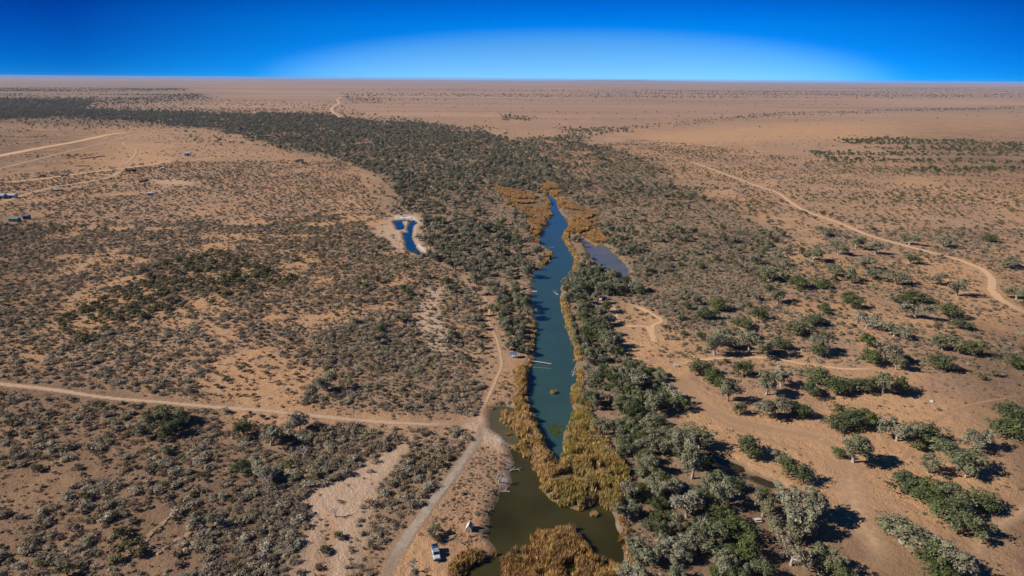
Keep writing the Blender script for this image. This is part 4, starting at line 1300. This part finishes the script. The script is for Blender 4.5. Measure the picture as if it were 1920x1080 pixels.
GOLD, RUST, GRN, STRAW, YEL = (0.52, 0.325, 0.115), (0.34, 0.195, 0.085), (0.18, 0.19, 0.045), (0.58, 0.41, 0.21), (0.44, 0.31, 0.095)
M_REED = {
    'mixed': reedmat('reeds_mixed', [(0.24, GRN), (0.38, YEL), (0.50, GOLD), (0.58, (0.27, 0.24, 0.06)), (0.68, STRAW), (0.82, GOLD), (0.95, RUST)]),
    'gold': reedmat('reeds_gold', [(0.12, GRN), (0.3, YEL), (0.55, GOLD), (0.8, STRAW)]),
    'rust': reedmat('reeds_rust', [(0.1, (0.22, 0.19, 0.04)), (0.35, GOLD), (0.6, RUST), (0.9, (0.24, 0.15, 0.075))]),
    'orange': reedmat('reeds_orange', [(0.1, (0.27, 0.24, 0.05)), (0.4, GOLD), (0.8, (0.40, 0.21, 0.07))]),
}
M_REED['marsh'] = reedmat('reeds_marsh', [(0.15, (0.22, 0.20, 0.05)), (0.33, (0.40, 0.27, 0.085)), (0.45, (0.60, 0.31, 0.12)), (0.58, (0.30, 0.20, 0.09)), (0.70, (0.62, 0.38, 0.18)), (0.9, (0.42, 0.22, 0.09))], 0.045)
BEDS = {
    'west': ('gold', 3.4, 2.6, 'golden reed bed along the left side of the river foot'),
    'east': ('mixed', 3.6, 3.0, 'broad gold and green reed bed right of the river foot'),
    'front': ('rust', 3.6, 3.2, 'rust and gold reed island at the bottom edge of the pond'),
    'corner': ('rust', 3.6, 2.4, 'low amber reeds right of the parked utility at bottom edge'),
    'fringe': ('gold', 2.8, 2.2, 'thin yellow reed fringe along the right river bank'),
    'spit': ('gold', 2.2, 2.2, 'pale yellow reeds edging the spit beside the lagoon'),
    'lagoon': ('marsh', 1.6, 2.6, 'orange reed belt between far river and lagoon'),
    'marsh': ('marsh', 1.5, 2.6, 'wide orange and green reed marsh left of the far river'),
    'shore': ('rust', 3.0, 1.6, 'low brown reeds on the right shore of the pond'),
    'bank': ('gold', 2.2, 2.0, 'thin straw reeds below trees on the left river bank'),
    'key': ('gold', 1.8, 1.8, 'reed edge on the tree point in the river bend'),
}


def reed_mesh(x, y, hgt, wide, seed):
    r = np.random.default_rng(seed)
    NB = 15
    n = len(x) * NB
    ti_ = np.repeat(np.arange(len(x)), NB)
    z0 = np.maximum(height(x, y), WZ - 0.15)[ti_]
    a = r.uniform(0, 6.283, n)
    rad = r.uniform(0, 0.42, n) * wide
    bx_, by_ = x[ti_] + np.cos(a) * rad, y[ti_] + np.sin(a) * rad
    H = hgt[ti_] * r.uniform(0.6, 1.08, n)
    lean = r.uniform(0.05, 0.42, n) * H * 0.5
    la = a + r.normal(0, 0.9, n)
    tx, ty = bx_ + np.cos(la) * lean + 0.12 * H, by_ + np.sin(la) * lean
    wv = r.uniform(0.035, 0.085, n) * wide
    wa = r.uniform(0, 6.283, n)
    dx, dy = np.cos(wa) * wv, np.sin(wa) * wv
    mx_, my_ = bx_ * 0.45 + tx * 0.55, by_ * 0.45 + ty * 0.55
    v = np.stack([np.stack([bx_, by_, z0 - 0.1], -1), np.stack([mx_ - dx, my_ - dy, z0 + H * 0.62], -1), np.stack([tx, ty, z0 + H], -1), np.stack([mx_ + dx, my_ + dy, z0 + H * 0.66], -1)], 1).reshape(-1, 3)
    f = np.arange(n * 4).reshape(n, 4)
    tone = r.uniform(0.65, 1.25, len(x))[ti_] * r.uniform(0.65, 1.35, n)
    return v, f, tone


for k, (mat, dens, hh, lab) in BEDS.items():
    q = REEDW[k]
    lo, hi = q.min(0), q.max(0)
    npt = int((hi[0] - lo[0]) * (hi[1] - lo[1]) * dens)
    x, y = rng.uniform(lo[0], hi[0], npt), rng.uniform(lo[1], hi[1], npt)
    jx, jy = x + (fnoise(x, y, 3.0, 2) - 0.5) * 3, y + (fnoise(x, y, 3.0, 6) - 0.5) * 5
    s = inpoly(jx, jy, q) & (fnoise(x, y, 4.0, 12) > 0.36) & (fnoise(x, y, 16.0, 15) > (0.42 if k in ('marsh', 'lagoon') else 0.24)) & (proj(x, y, 0.0)[1] < 1100)
    x, y = x[s], y[s]
    ed = segdist(x, y, q, True)
    hgt = hh * (0.55 + 0.45 * smoothstep(0, 2.0, ed)) * (0.45 + 1.0 * fnoise(x, y, 4.0, 4))
    wide = 1.0 if dens > 3 else (1.25 if dens > 2 else 1.9)
    v, f, tone = reed_mesh(x, y, hgt, wide, len(lab))
    tag(link('reed_bed', np_mesh('reed_bed', v, f, M_REED[mat], dict(tone=tone))), lab, 'reeds', None, 'stuff')
for px_, py_, rr, hh, mat, lab in ((1038, 737, 1.0, 1.5, 'gold', 'small round straw tuft alone in the river'), (1113, 966, 1.0, 1.2, 'gold', 'small straw tuft in the pond near its right end'),
                                   (953, 815, 0.8, 0.9, 'rust', 'small dark tuft in the reed enclosed pond'), (1042, 806, 2.6, 0.35, 'green', 'yellow green weed patch floating in the river foot')):
    c = gnd(px_, py_, WZ)
    npt = int(34 * rr * rr)
    a, d = rng.uniform(0, 6.283, npt), rr * np.sqrt(rng.random(npt))
    if mat == 'green' and mat not in M_REED:
        M_REED['green'] = reedmat('water_weed', [(0.2, (0.10, 0.13, 0.03)), (0.8, (0.17, 0.19, 0.04))])
    v, f, tone = reed_mesh(c[0] + np.cos(a) * d, c[1] + np.sin(a) * d * (1.6 if mat == 'green' else 1), np.full(npt, hh), 1.0, npt)
    v[:, 2] = np.where(v[:, 2] < WZ, np.maximum(v[:, 2], WZ - 0.15), v[:, 2])
    tag(link('water_weed' if mat == 'green' else 'reed_tuft', np_mesh('reed_tuft', v, f, M_REED[mat], dict(tone=tone))), lab, 'water plant' if mat == 'green' else 'reeds')
# ------------------------------------------------------------------ built things
M_WHITE = plain('white_paint', (0.48, 0.51, 0.56), 0.35, 0.5, 0, 0.05)
M_BLUEG = plain('blue_grey_paint', (0.07, 0.12, 0.22), 0.55, 0.3, 0, 0.1)
M_BLUE = plain('blue_tarpaulin', (0.10, 0.17, 0.32), 0.6, 0.3, 0, 0.1)
M_TEAL = plain('teal_steel', (0.10, 0.22, 0.22), 0.5, 0.4, 0, 0.1)
M_DARK = plain('dark_metal', (0.035, 0.035, 0.04), 0.6, 0.3)
M_GLASS = plain('tinted_glass', (0.015, 0.02, 0.03), 0.08, 0.6)
M_TYRE = plain('tyre_rubber', (0.025, 0.024, 0.023), 0.9, 0.1)
M_RIM = plain('wheel_rim', (0.45, 0.45, 0.46), 0.4, 0.5, 0.6)
M_RED = plain('red_plastic', (0.30, 0.03, 0.02), 0.4, 0.4)
M_LAMP = plain('lamp_glass', (0.65, 0.65, 0.62), 0.15, 0.6)
M_TIN = plain('weathered_tin', (0.50, 0.52, 0.54), 0.5, 0.4, 0.2, 0.15, 0.6)
M_CREAM = plain('cream_canvas', (0.56, 0.51, 0.43), 0.85, 0.1, 0, 0.1, 2.0)
M_WOOD = plain('grey_timber', (0.36, 0.29, 0.22), 0.85, 0.1, 0, 0.2, 2.0)
M_DECK = plain('white_deck', (0.52, 0.51, 0.49), 0.7, 0.2, 0, 0.1, 2.0)
M_CONC = plain('pale_concrete', (0.56, 0.53, 0.48), 0.9, 0.1, 0, 0.12, 2.0)
M_RUSTY = plain('rusty_steel', (0.16, 0.07, 0.04), 0.8, 0.2, 0, 0.25, 1.0)
M_ROCK = plain('brown_rock', (0.40, 0.265, 0.175), 0.95, 0.1, 0, 0.22, 1.2)


def at(px, py, z=0.0):
    q = gnd(px, py, z)
    return (float(q[0]), float(q[1]), float(height(q[0], q[1])) if z == 0 else z)


def heading(a, b):
    """angle that turns local -Y towards the direction from photo point a to photo point b"""
    d = gnd(*b) - gnd(*a)
    return math.atan2(d[1], d[0]) + math.pi / 2


def wheel(parent, x, y, r=0.38, w=0.26):
    mb = MB()
    mb.tube([(x - w / 2, y, r), (x - w / 2 + 0.04, y, r), (x + w / 2 - 0.04, y, r), (x + w / 2, y, r)], [r * 0.86, r, r, r * 0.86], 14)
    o = mb.build('wheel', M_TYRE, parent)
    s = 1 if x > 0 else -1
    MB().tube([(x + s * (w / 2 - 0.02), y, r), (x + s * (w / 2 + 0.02), y, r)], [r * 0.6, r * 0.5], 10).build('rim', M_RIM, o)


def ute(label, loc, rz, paint, tray, kind='canopy'):
    t = empty('utility_vehicle' if kind != 'wagon' else 'four_wheel_drive', loc, rz)
    tag(t, label, 'car')
    b = MB()
    b.box((0, -1.85, 0.86), (1.84, 1.35, 0.52), 0.1)                       # bonnet block
    b.box((0, 0.1, 0.74), (1.88, 2.7, 0.62), 0.08)                          # sills and doors
    b.box((0, 1.9, 0.72), (1.84, 1.5, 0.5), 0.06)
    body = b.build('body', paint, t)
    MB().box((0, -1.9, 1.14), (1.5, 1.1, 0.06), 0.02).build('bonnet', paint, t)
    c = MB()
    L = 2.0 if kind != 'wagon' else 3.4
    y0 = -1.05
    prof = [(y0, 1.03), (y0 + 0.62, 1.72), (y0 + L - 0.15, 1.76), (y0 + L, 1.03)]
    c.prism([(y, z) for y, z in prof], -0.82, 0.82)
    c.build('cab', paint, t)
    ws = MB()
    ws.add([(-0.72, y0 + 0.06, 1.09), (0.72, y0 + 0.06, 1.09), (0.66, y0 + 0.56, 1.64), (-0.66, y0 + 0.56, 1.64), (-0.72, y0 + 0.03, 1.12), (0.72, y0 + 0.03, 1.12), (0.66, y0 + 0.53, 1.68), (-0.66, y0 + 0.53, 1.68)],
           [(0, 1, 2, 3), (4, 7, 6, 5), (0, 4, 5, 1), (1, 5, 6, 2), (2, 6, 7, 3), (3, 7, 4, 0)])
    ws.build('windscreen', M_GLASS, t)
    for s in (-1, 1):
        for k in range(2 if kind != 'wagon' else 3):
            ya = y0 + 0.55 + k * 0.85
            if ya + 0.7 < y0 + L:
                MB().box((s * 0.825, ya + 0.35, 1.4), (0.03, 0.66, 0.42), 0.012).build('side_window', M_GLASS, t)
        MB().box((s * 0.62, -2.53, 0.92), (0.34, 0.05, 0.18), 0.015).build('headlight', M_LAMP, t)
        MB().box((s * 0.74, 2.66, 0.86), (0.16, 0.04, 0.26), 0.012).build('tail_light', M_RED, t)
        MB().box((s * 1.04, y0 + 0.45, 1.18), (0.22, 0.12, 0.2), 0.03).build('mirror', M_DARK, t)
    MB().box((0, -2.62, 0.62), (1.86, 0.2, 0.3), 0.05).tube([(-0.6, -2.76, 0.6), (-0.6, -2.76, 1.02), (0.6, -2.76, 1.02), (0.6, -2.76, 0.6)], [0.04] * 4, 6).build('bull_bar', M_DARK, t)
    MB().box((0, -2.535, 0.9), (0.8, 0.05, 0.2), 0.015).build('grille', M_DARK, t)
    MB().box((0, 2.72, 0.56), (1.7, 0.12, 0.2), 0.03).build('rear_bumper', M_DARK, t)
    if kind == 'canopy':
        cn = MB().box((0, 1.85, 1.42), (1.8, 1.72, 0.9), 0.06).build('canopy', tray, t)
        for k in (-0.5, 0.0, 0.5):
            MB().box((0, 1.85 + k, 1.9), (1.5, 0.05, 0.05)).build('roof_bar', M_DARK, cn)
        MB().box((0.0, 1.86, 1.945), (1.1, 0.9, 0.05), 0.015).build('solar_panel', M_GLASS, cn)
        rk = MB()
        for x_ in (-0.7, 0.7):
            rk.tube([(x_, -0.3, 1.84), (x_, 0.8, 1.84)], [0.03, 0.03], 6)
        for y_ in (-0.3, 0.05, 0.4, 0.8):
            rk.box((0, y_, 1.84), (1.5, 0.06, 0.04))
        rk.build('roof_rack', M_BLUEG, t)
    elif kind == 'tray':
        tr = MB().box((0, 1.8, 1.02), (1.9, 2.0, 0.08))
        for s in (-1, 1):
            tr.box((s * 0.93, 1.8, 1.2), (0.04, 2.0, 0.3))
        tr.box((0, 2.78, 1.2), (1.82, 0.04, 0.3)).box((0, 0.86, 1.35), (1.82, 0.05, 0.6))
        tr.build('tray', tray, t)
    for x_ in (-0.82, 0.82):
        for y_ in (-1.75, 1.6):
            wheel(t, x_, y_)
    return t


ute('white utility with blue canopy parked beside the gravel track', at(817.5, 1042), heading((814, 1028), (820, 1054)), M_WHITE, M_BLUEG)


def tent():
    t = empty('camper_tent', at(880, 993), R_(-8))
    t.scale = (0.62, 0.7, 0.78)
    tag(t, 'cream canvas tent with a steep roof near the pond shore', 'tent')
    m = MB()
    p = [(-1.25, 0), (-1.2, 1.35), (0, 2.55), (1.2, 1.35), (1.25, 0)]
    n = len(p)
    m.add([(x_, -1.7, z) for x_, z in p] + [(x_, 1.7, z) for x_, z in p], [tuple(range(n)), tuple(range(n, 2 * n))[::-1]] + [((i + 1) % n, i, n + i, n + (i + 1) % n) for i in range(n)])
    m.build('canvas', M_CREAM, t)
    for s in (-1, 1):
        f = MB()
        f.add([(s * 0.02, -1.8, 2.66), (s * 1.42, -1.8, 1.25), (s * 1.42, 1.8, 1.25), (s * 0.02, 1.8, 2.66), (s * 0.02, -1.8, 2.61), (s * 1.42, -1.8, 1.2), (s * 1.42, 1.8, 1.2), (s * 0.02, 1.8, 2.61)],
              [(0, 1, 2, 3), (4, 7, 6, 5), (0, 4, 5, 1), (1, 5, 6, 2), (2, 6, 7, 3), (3, 7, 4, 0)])
        f.build('fly_sheet', M_CREAM, t)
    MB().box((0, -1.73, 0.85), (0.7, 0.05, 1.6)).build('door_flap', M_WOOD, t)
    for s in (-1, 1):
        MB().tube([(s * 1.4, -1.78, 1.22), (s * 2.2, -2.3, 0.02)], [0.02, 0.02], 5).build('guy_rope', M_DECK, t)
        MB().tube([(s * 1.35, -1.78, 0), (s * 1.38, -1.78, 1.24)], [0.03, 0.03], 6).build('pole', M_TIN, t)


tent()


def jetty(label, a, b, zdeck, w, rail):
    pa, pb = gnd(*a, zdeck), gnd(*b, zdeck)
    d = pb - pa
    L = float(np.linalg.norm(d))
    t = empty('jetty', (float(pa[0]), float(pa[1]), 0), math.atan2(d[1], d[0]))
    tag(t, label, 'jetty')
    n = max(4, int(L / 0.55))
    base = MB().box((L / 2 / n - 0.02, 0, zdeck), (L / n - 0.05, w, 0.07)).mesh('plank', M_DECK)
    for i in range(n):
        o = link('plank', base, t)
        o.location = (i * L / n, 0, 0.004 * (i % 3))
    for s in (-1, 1):
        MB().box((L / 2, s * (w / 2 - 0.1), zdeck - 0.12), (L, 0.1, 0.16)).build('bearer', M_WOOD, t)
        for k in range(int(L / 2.4) + 1):
            MB().tube([(0.3 + k * 2.3, s * (w / 2 - 0.06), WZ - 1.6), (0.3 + k * 2.3, s * (w / 2 - 0.06), zdeck + (0.9 if rail and s > 0 else 0.15))], [0.07, 0.06], 7).build('post', M_WOOD, t)
    if rail:
        MB().tube([(0, w / 2 - 0.06, zdeck + 0.9), (L, w / 2 - 0.06, zdeck + 0.9)], [0.05, 0.05], 6).build('handrail', M_DECK, t)


jetty('long narrow white jetty reaching across half the river', (974, 673), (1034, 682), -0.35, 0.6, False)
jetty('short white floating pontoon at the left bank landing', (990, 545), (1007, 546.5), -0.7, 1.5, False)
p0, p1 = gnd(994, 688, WZ), gnd(1033, 691, WZ)  # added tube on the water standing in for the jetty's reflection
o = MB().tube([(p0[0], p0[1], WZ + 0.06), ((p0[0] + p1[0]) / 2, (p0[1] + p1[1]) / 2, WZ + 0.03), (p1[0], p1[1], WZ + 0.06)], [0.045] * 3, 6).build('jetty_reflection', M_TIN)
tag(o, 'thin grey line standing for the long jetty reflection in the river', 'reflection')


def shelter(px, py, label, w, l, h, roofmat, rz):
    t = empty('shelter', at(px, py), rz)
    tag(t, label, 'shelter')
    for sx in (-1, 1):
        for sy in (-1, 1):
            MB().tube([(sx * w * 0.46, sy * l * 0.46, 0), (sx * w * 0.46, sy * l * 0.46, h)], [0.06, 0.06], 6).build('post', M_TIN, t)
    r = MB()
    r.prism([(-l * 0.56, h), (0, h + 0.5), (l * 0.56, h), (l * 0.56, h - 0.08), (0, h + 0.42), (-l * 0.56, h - 0.08)], -w * 0.56, w * 0.56)
    r.build('roof', roofmat, t)
    MB().box((w * 0.1, 0, 0.45), (w * 0.5, l * 0.5, 0.9), 0.05).build('storage_box', M_WHITE, t)


shelter(962, 670, 'small shelter with blue roof beside the long jetty', 3.0, 2.6, 2.3, M_BLUE, 0.2)


def caravan(px, py, rz, label):
    t = empty('caravan', at(px, py), rz)
    tag(t, label, 'caravan')
    b = MB()
    b.prism([(-2.7, 0.75), (-2.75, 1.5), (-2.35, 2.55), (2.5, 2.65), (2.7, 2.3), (2.7, 0.55), (-2.3, 0.5)], -1.1, 1.1)
    b.build('body', M_CREAM, t)
    for s in (-1, 1):
        for y_ in (-1.5, 0.2, 1.6):
            MB().box((s * 1.11, y_, 1.75), (0.04, 0.9, 0.5), 0.015).build('window', M_GLASS, t)
        wheel(t, s * 1.0, 0.25, 0.36, 0.22)
        wheel(t, s * 1.0, -0.55, 0.36, 0.22)
    MB().box((1.12, 2.25, 1.45), (0.04, 0.6, 1.6), 0.015).build('door', M_TIN, t)
    MB().tube([(-0.7, -2.5, 0.55), (0, -3.7, 0.5), (0.7, -2.5, 0.55)], [0.06] * 3, 6).build('drawbar', M_DARK, t)
    MB().box((0, 0.6, 2.7), (0.7, 0.7, 0.14), 0.03).build('roof_hatch', M_TIN, t)
    MB().box((1.12, -0.2, 1.15), (0.035, 4.6, 0.14)).build('stripe', M_BLUEG, t)


caravan(1121, 562, R_(62), 'cream white caravan parked under trees at the riverside camp')
ute('dark grey wagon parked beside the white caravan', at(1134, 561), R_(75), M_BLUEG, M_BLUEG, 'wagon')


def picnic(px, py, rz, label, mat):
    t = empty('picnic_table', at(px, py), rz)
    tag(t, label, 'table')
    MB().box((0, 0, 0.76), (2.1, 0.85, 0.08), 0.02).build('table_top', mat, t)
    for s in (-1, 1):
        MB().box((0, s * 0.78, 0.45), (2.1, 0.32, 0.07), 0.02).build('bench', mat, t)
        MB().box((s * 0.7, 0, 0.36), (0.16, 1.3, 0.1)).box((s * 0.7, 0, 0.2), (0.2, 0.4, 1.0)).build('leg', mat, t)


picnic(1420, 978, R_(8), 'pale concrete picnic table left of the brown grey thicket', M_CONC)
picnic(1467, 1043, R_(30), 'brown timber picnic table beside a tree at the bottom edge', M_WOOD)
picnic(1268, 687, R_(-5), 'white picnic table alone on the orange camp clearing', M_CONC)


def rock(px, py, r, label):
    m = MB()
    n = 9
    rr = np.random.default_rng(int(px))
    rings = []
    for zz, k in ((-0.1, 1.0), (0.3, 0.95), (0.6, 0.6)):
        rings += [(math.cos(6.283 * i / n) * r * k * rr.uniform(0.75, 1.15), math.sin(6.283 * i / n) * r * k * rr.uniform(0.6, 1.0), zz * r) for i in range(n)]
    m.add(rings, [(j * n + i, j * n + (i + 1) % n, (j + 1) * n + (i + 1) % n, (j + 1) * n + i) for j in range(2) for i in range(n)] + [tuple(range(2 * n, 3 * n))])
    o = m.build('rock', M_CONC)
    o.location = at(px, py)
    tag(o, label, 'rock')


rock(1460, 1004, 0.5, 'small pale rock below the brown grey thicket')
rock(1747, 753, 0.9, 'pale rock beside the lone dark bush on the sand')


def driftwood(px, py, length, ang, label, seed, z=WZ):
    r = np.random.default_rng(seed)
    c = gnd(px, py, z)
    m = MB()
    d = Vector((math.cos(ang), math.sin(ang), 0))
    pts = [Vector((c[0], c[1], z - 0.1)) + d * length * k / 4 + Vector((r.normal() * 0.12, r.normal() * 0.12, 0.12 + 0.12 * k)) for k in range(5)]
    m.tube(pts, [0.22, 0.19, 0.15, 0.11, 0.05], 7)
    for k in range(1, 5):
        for q in range(2):
            e = pts[k] + Vector((r.normal(), r.normal(), abs(r.normal()) * 0.6 + 0.2)) * length * 0.22
            m.tube([pts[k], (pts[k] + e) / 2 + Vector((0, 0, 0.15)), e], [0.1, 0.07, 0.025], 5)
    tag(m.build('fallen_branch', M_DEAD), label, 'branch')


driftwood(1047, 553, 5, R_(120), 'white fallen branch poking into the river from the right bank', 1)
driftwood(1074, 706, 6, R_(80), 'bleached branches in the water beside the right reeds', 2)
driftwood(1026, 466, 5, R_(10), 'pale snag in the river bend off the tree point', 3)
driftwood(956, 922, 7, R_(185), 'bare fallen branch on the salty left shore of the pond', 4)
driftwood(950, 885, 5, R_(20), 'dark snag reaching over the pond below the salt crust', 5)


def dead_tree(px, py, h, label, seed):
    r = np.random.default_rng(seed)
    t = empty('dead_tree', at(px, py), r.uniform(0, 6))
    tag(t, label, 'tree')
    m = MB()
    top = Vector((r.normal() * 0.3, r.normal() * 0.3, h * 0.42))
    m.tube([(0, 0, -0.3), top * 0.5, top], [0.26, 0.2, 0.15], 8)
    m.build('trunk', M_DEAD, t)
    for k in range(7):
        a = 6.283 * k / 7 + r.normal() * 0.3
        e = top + Vector((math.cos(a) * h * 0.42, math.sin(a) * h * 0.42, h * r.uniform(0.2, 0.6)))
        q = MB()
        mid_ = top.lerp(e, 0.5) + Vector((0, 0, 0.3))
        q.tube([top * r.uniform(0.75, 1.0), mid_, e], [0.11, 0.075, 0.02], 6)
        for j in range(3):
            e2 = mid_ + Vector((r.normal(), r.normal(), abs(r.normal()) + 0.3)) * h * 0.15
            q.tube([mid_, e2], [0.05, 0.012], 5)
        q.build('branch', M_DEAD, t)


for i, (px_, py_, h_, lab_) in enumerate(((500, 918, 5.5, 'bare white dead tree in the thick scrub of the lower left'), (1312, 1010, 7, 'bare white dead tree at the bottom right of the pond'), (935, 905, 3.2, 'small dead shrub on the sand beside the pond shore'),
                                          (848, 838, 3, 'small bleached dead shrub beside the gravel track'), (775, 1072, 3, 'bare grey dead shrub at the bottom edge beside the utility'), (570, 858, 4, 'leafless grey tree above the sandy wash'),
                                          (628, 968, 3.4, 'leafless spiky shrub in the sandy wash'), (495, 1055, 3.4, 'bare twisted dead shrub near the bottom edge left of the wash'))):
    dead_tree(px_, py_, h_, lab_, 40 + i)


def ledge(pts, label, seed):
    r = np.random.default_rng(seed)
    c = smooth_line(gnd(*np.array(pts, float).T), 1.6)
    t = empty('rock_ledge', (float(c[0][0]), float(c[0][1]), float(height(c[0][0], c[0][1]))))
    tag(t, label, 'rock')
    for i in range(len(c) - 1):
        d = c[i + 1] - c[i]
        q = (c[i] + c[i + 1]) / 2 - c[0]
        o = MB().box((0, 0, 0.1), (float(np.linalg.norm(d)) * r.uniform(0.6, 1.25), r.uniform(0.9, 2.6), r.uniform(0.3, 0.6)), 0.11, 0, (r.uniform(0.7, 0.95), r.uniform(0.6, 0.9))).build('slab', M_ROCK, t)
        o.location = (q[0] + r.normal() * 0.1, q[1] + r.normal() * 0.4, float(height(*(q + c[0])) - height(*c[0])))
        o.rotation_euler = (r.normal() * 0.04, r.normal() * 0.04, math.atan2(d[1], d[0]) + r.normal() * 0.3)


ledge([(268, 1018), (285, 998), (310, 978), (330, 962)], 'short rock ledge among shrubs in the lower left', 1)
ledge([(292, 1040), (330, 1015), (370, 992), (385, 984)], 'longer rock ledge parallel to the short one in the lower left', 2)
ledge([(345, 1030), (378, 1005), (405, 985), (425, 970)], 'rock ledge nearest the thick scrub in the lower left', 3)


# ---- station buildings and trucks on the far left plain
def shed(px, py, w, l, h, rz, wall, roof, label, door=True, pitch=0.22):
    t = empty('shed', at(px, py), rz)
    tag(t, label, 'shed')
    b = MB().box((0, 0, h / 2), (l, w, h))
    b.build('wall', wall, t)
    rf = MB().prism([(-w * 0.55, h), (0, h + w * pitch), (w * 0.55, h), (w * 0.55, h - 0.1), (0, h + w * pitch - 0.1), (-w * 0.55, h - 0.1)], -l * 0.53, l * 0.53)
    rf.build('roof', roof, t)
    MB().add([(-l / 2, -w / 2, h - 0.01), (-l / 2, w / 2, h - 0.01), (-l / 2, 0, h + w * pitch - 0.12), (l / 2, -w / 2, h - 0.01), (l / 2, w / 2, h - 0.01), (l / 2, 0, h + w * pitch - 0.12)], [(0, 2, 1), (3, 4, 5), (0, 1, 4, 3), (0, 3, 5, 2), (1, 2, 5, 4)]).build('gable', wall, t)
    if door:
        MB().box((l * 0.15, -w / 2 - 0.03, h * 0.4), (min(2.4, l * 0.3), 0.06, h * 0.8)).build('door', M_DARK, t)
        for x_ in (-0.3, -0.1, 0.36):
            MB().box((x_ * l, -w / 2 - 0.03, h * 0.58), (1.1, 0.06, 0.8)).build('window', M_GLASS, t)


shed(20, 371, 6, 11, 3.2, R_(6), M_WHITE, M_TIN, 'white station house at the left edge below the earth road')
shed(2, 372, 7, 9, 3.4, R_(6), M_TIN, M_TIN, 'grey tin shed cut by the left edge beside the white house')
shed(28, 415, 4.5, 8, 2.6, R_(-4), M_TEAL, M_TEAL, 'low teal shed near the left edge', True)
shed(51, 411, 4, 4.5, 3.2, R_(3), M_BLUEG, M_BLUEG, 'small dark blue hut right of the teal shed', True)
shed(282, 366, 3.0, 5.5, 2.5, R_(2), M_WHITE, M_WHITE, 'small white hut alone in the left shrubland', True)
shed(352, 292, 6, 8, 4.2, R_(10), M_WHITE, M_TIN, 'white tin hut alone on the plain toward the wood', True)
shed(306, 318, 3, 4, 2.4, 0, M_WHITE, M_WHITE, 'tiny white hut on the plain right of the yard', True)
shed(106, 358.5, 3, 5, 2.2, 0.1, M_CREAM, M_CREAM, 'low cream hut beside the earth road', True)


def truck(px, py, rz, label, cabm, loadm, scale=1.0, trailer=True):
    t = empty('truck', at(px, py), rz)
    t.scale = (scale,) * 3
    tag(t, label, 'truck')
    c = MB().box((-4.6, 0, 1.5), (1.9, 2.4, 1.7), 0.12).box((-5.0, 0, 2.6), (1.2, 2.2, 0.6), 0.1)
    c.build('cab', cabm, t)
    MB().box((-5.57, 0, 2.1), (0.06, 2.0, 0.7)).build('windscreen', M_GLASS, t)
    MB().box((0.6, 0, 1.0), (9.0 if trailer else 5, 1.0, 0.25)).build('chassis', M_DARK, t)
    ld = MB()
    for k in range(3):
        ld.box((-2.0 + k * 2.7, 0, 1.9), (2.5, 2.4, 1.5), 0.08)
    ld.build('load', loadm, t)
    for y_ in (-1.05, 1.05):
        for x_ in (-4.7, -2.2, 1.8, 3.0, 4.2):
            MB().tube([(x_, y_ - 0.15, 0.5), (x_, y_ + 0.15, 0.5)], [0.5, 0.5], 10).build('wheel', M_TYRE, t)


truck(247, 322, R_(20), 'dark truck and trailer beside the earth road junction', M_DARK, M_RUSTY, 1.15)
truck(80, 332, R_(0), 'pale truck with dark load at the station yard', M_WHITE, M_DARK, 0.85)
truck(121, 330.5, R_(180), 'dark blue truck right of the pale one in the yard', M_BLUEG, M_BLUEG, 0.8, False)
truck(265, 309, R_(205), 'rusty trailer parked behind the truck at the junction', M_RUSTY, M_RUSTY, 0.6, False)
ute('white utility parked on the pale yard ground', at(128, 304), R_(80), M_WHITE, M_WHITE, 'tray')
for i, (xa, ya, xb, yb, hh, lab) in enumerate(((142, 312, 168, 311.5, 1.3, 'long dark windrow of scrap beside the station yard'), (262, 341.5, 278, 339, 2.0, 'dark earth bank left of the pale quarry'), (150, 299, 196, 293, 1.6, 'long dark stack of old machinery on the plain'))):
    a, b = gnd(xa, ya), gnd(xb, yb)
    m = MB()
    r = np.random.default_rng(i)
    n = 9
    for k in range(n):
        q = a + (b - a) * (k + 0.5) / n
        m.box((q[0] - a[0], q[1] - a[1], hh * 0.4), (float(np.linalg.norm(b - a)) / n * 1.15, r.uniform(1.5, 3), hh * r.uniform(0.6, 1.2)), 0.2, 0, (0.7, 0.6))
    o = m.build('scrap_heap', M_RUSTY)
    o.location = (a[0], a[1], 0)
    tag(o, lab, 'heap')

# pump pavilion on the keyhole pond
shelter(764, 413, 'small pavilion at the head of the keyhole pond', 5.0, 4.0, 2.4, M_TIN, 0.1)
for i, (px_, py_, lab_) in enumerate(((757, 409.5, 'leftmost boulder behind the pavilion'), (771, 410, 'right boulder behind the pavilion'), (746, 408, 'white boulder at the back rim of the keyhole pond'))):
    rock(px_, py_, 1.3, lab_ + ' of the keyhole pond' if 'keyhole' not in lab_ else lab_)

# ------------------------------------------------------------------ haze over the plain
t = NT('haze_air')
t.n.remove(t.b)
pv = t.node('ShaderNodeVolumePrincipled')
pv.inputs['Color'].default_value = (0.52, 0.68, 1.0, 1)
pv.inputs['Density'].default_value = HAZE
pv.inputs['Anisotropy'].default_value = 0.0
t.l.new(pv.outputs[0], t.out.inputs['Volume'])
hz = MB().box((0, 21000, 60), (93800, 51000, 134)).build('haze', t.m)
hz['kind'] = 'stuff'
hz['label'] = 'thin blue haze over the far plain'
hz['category'] = 'haze'
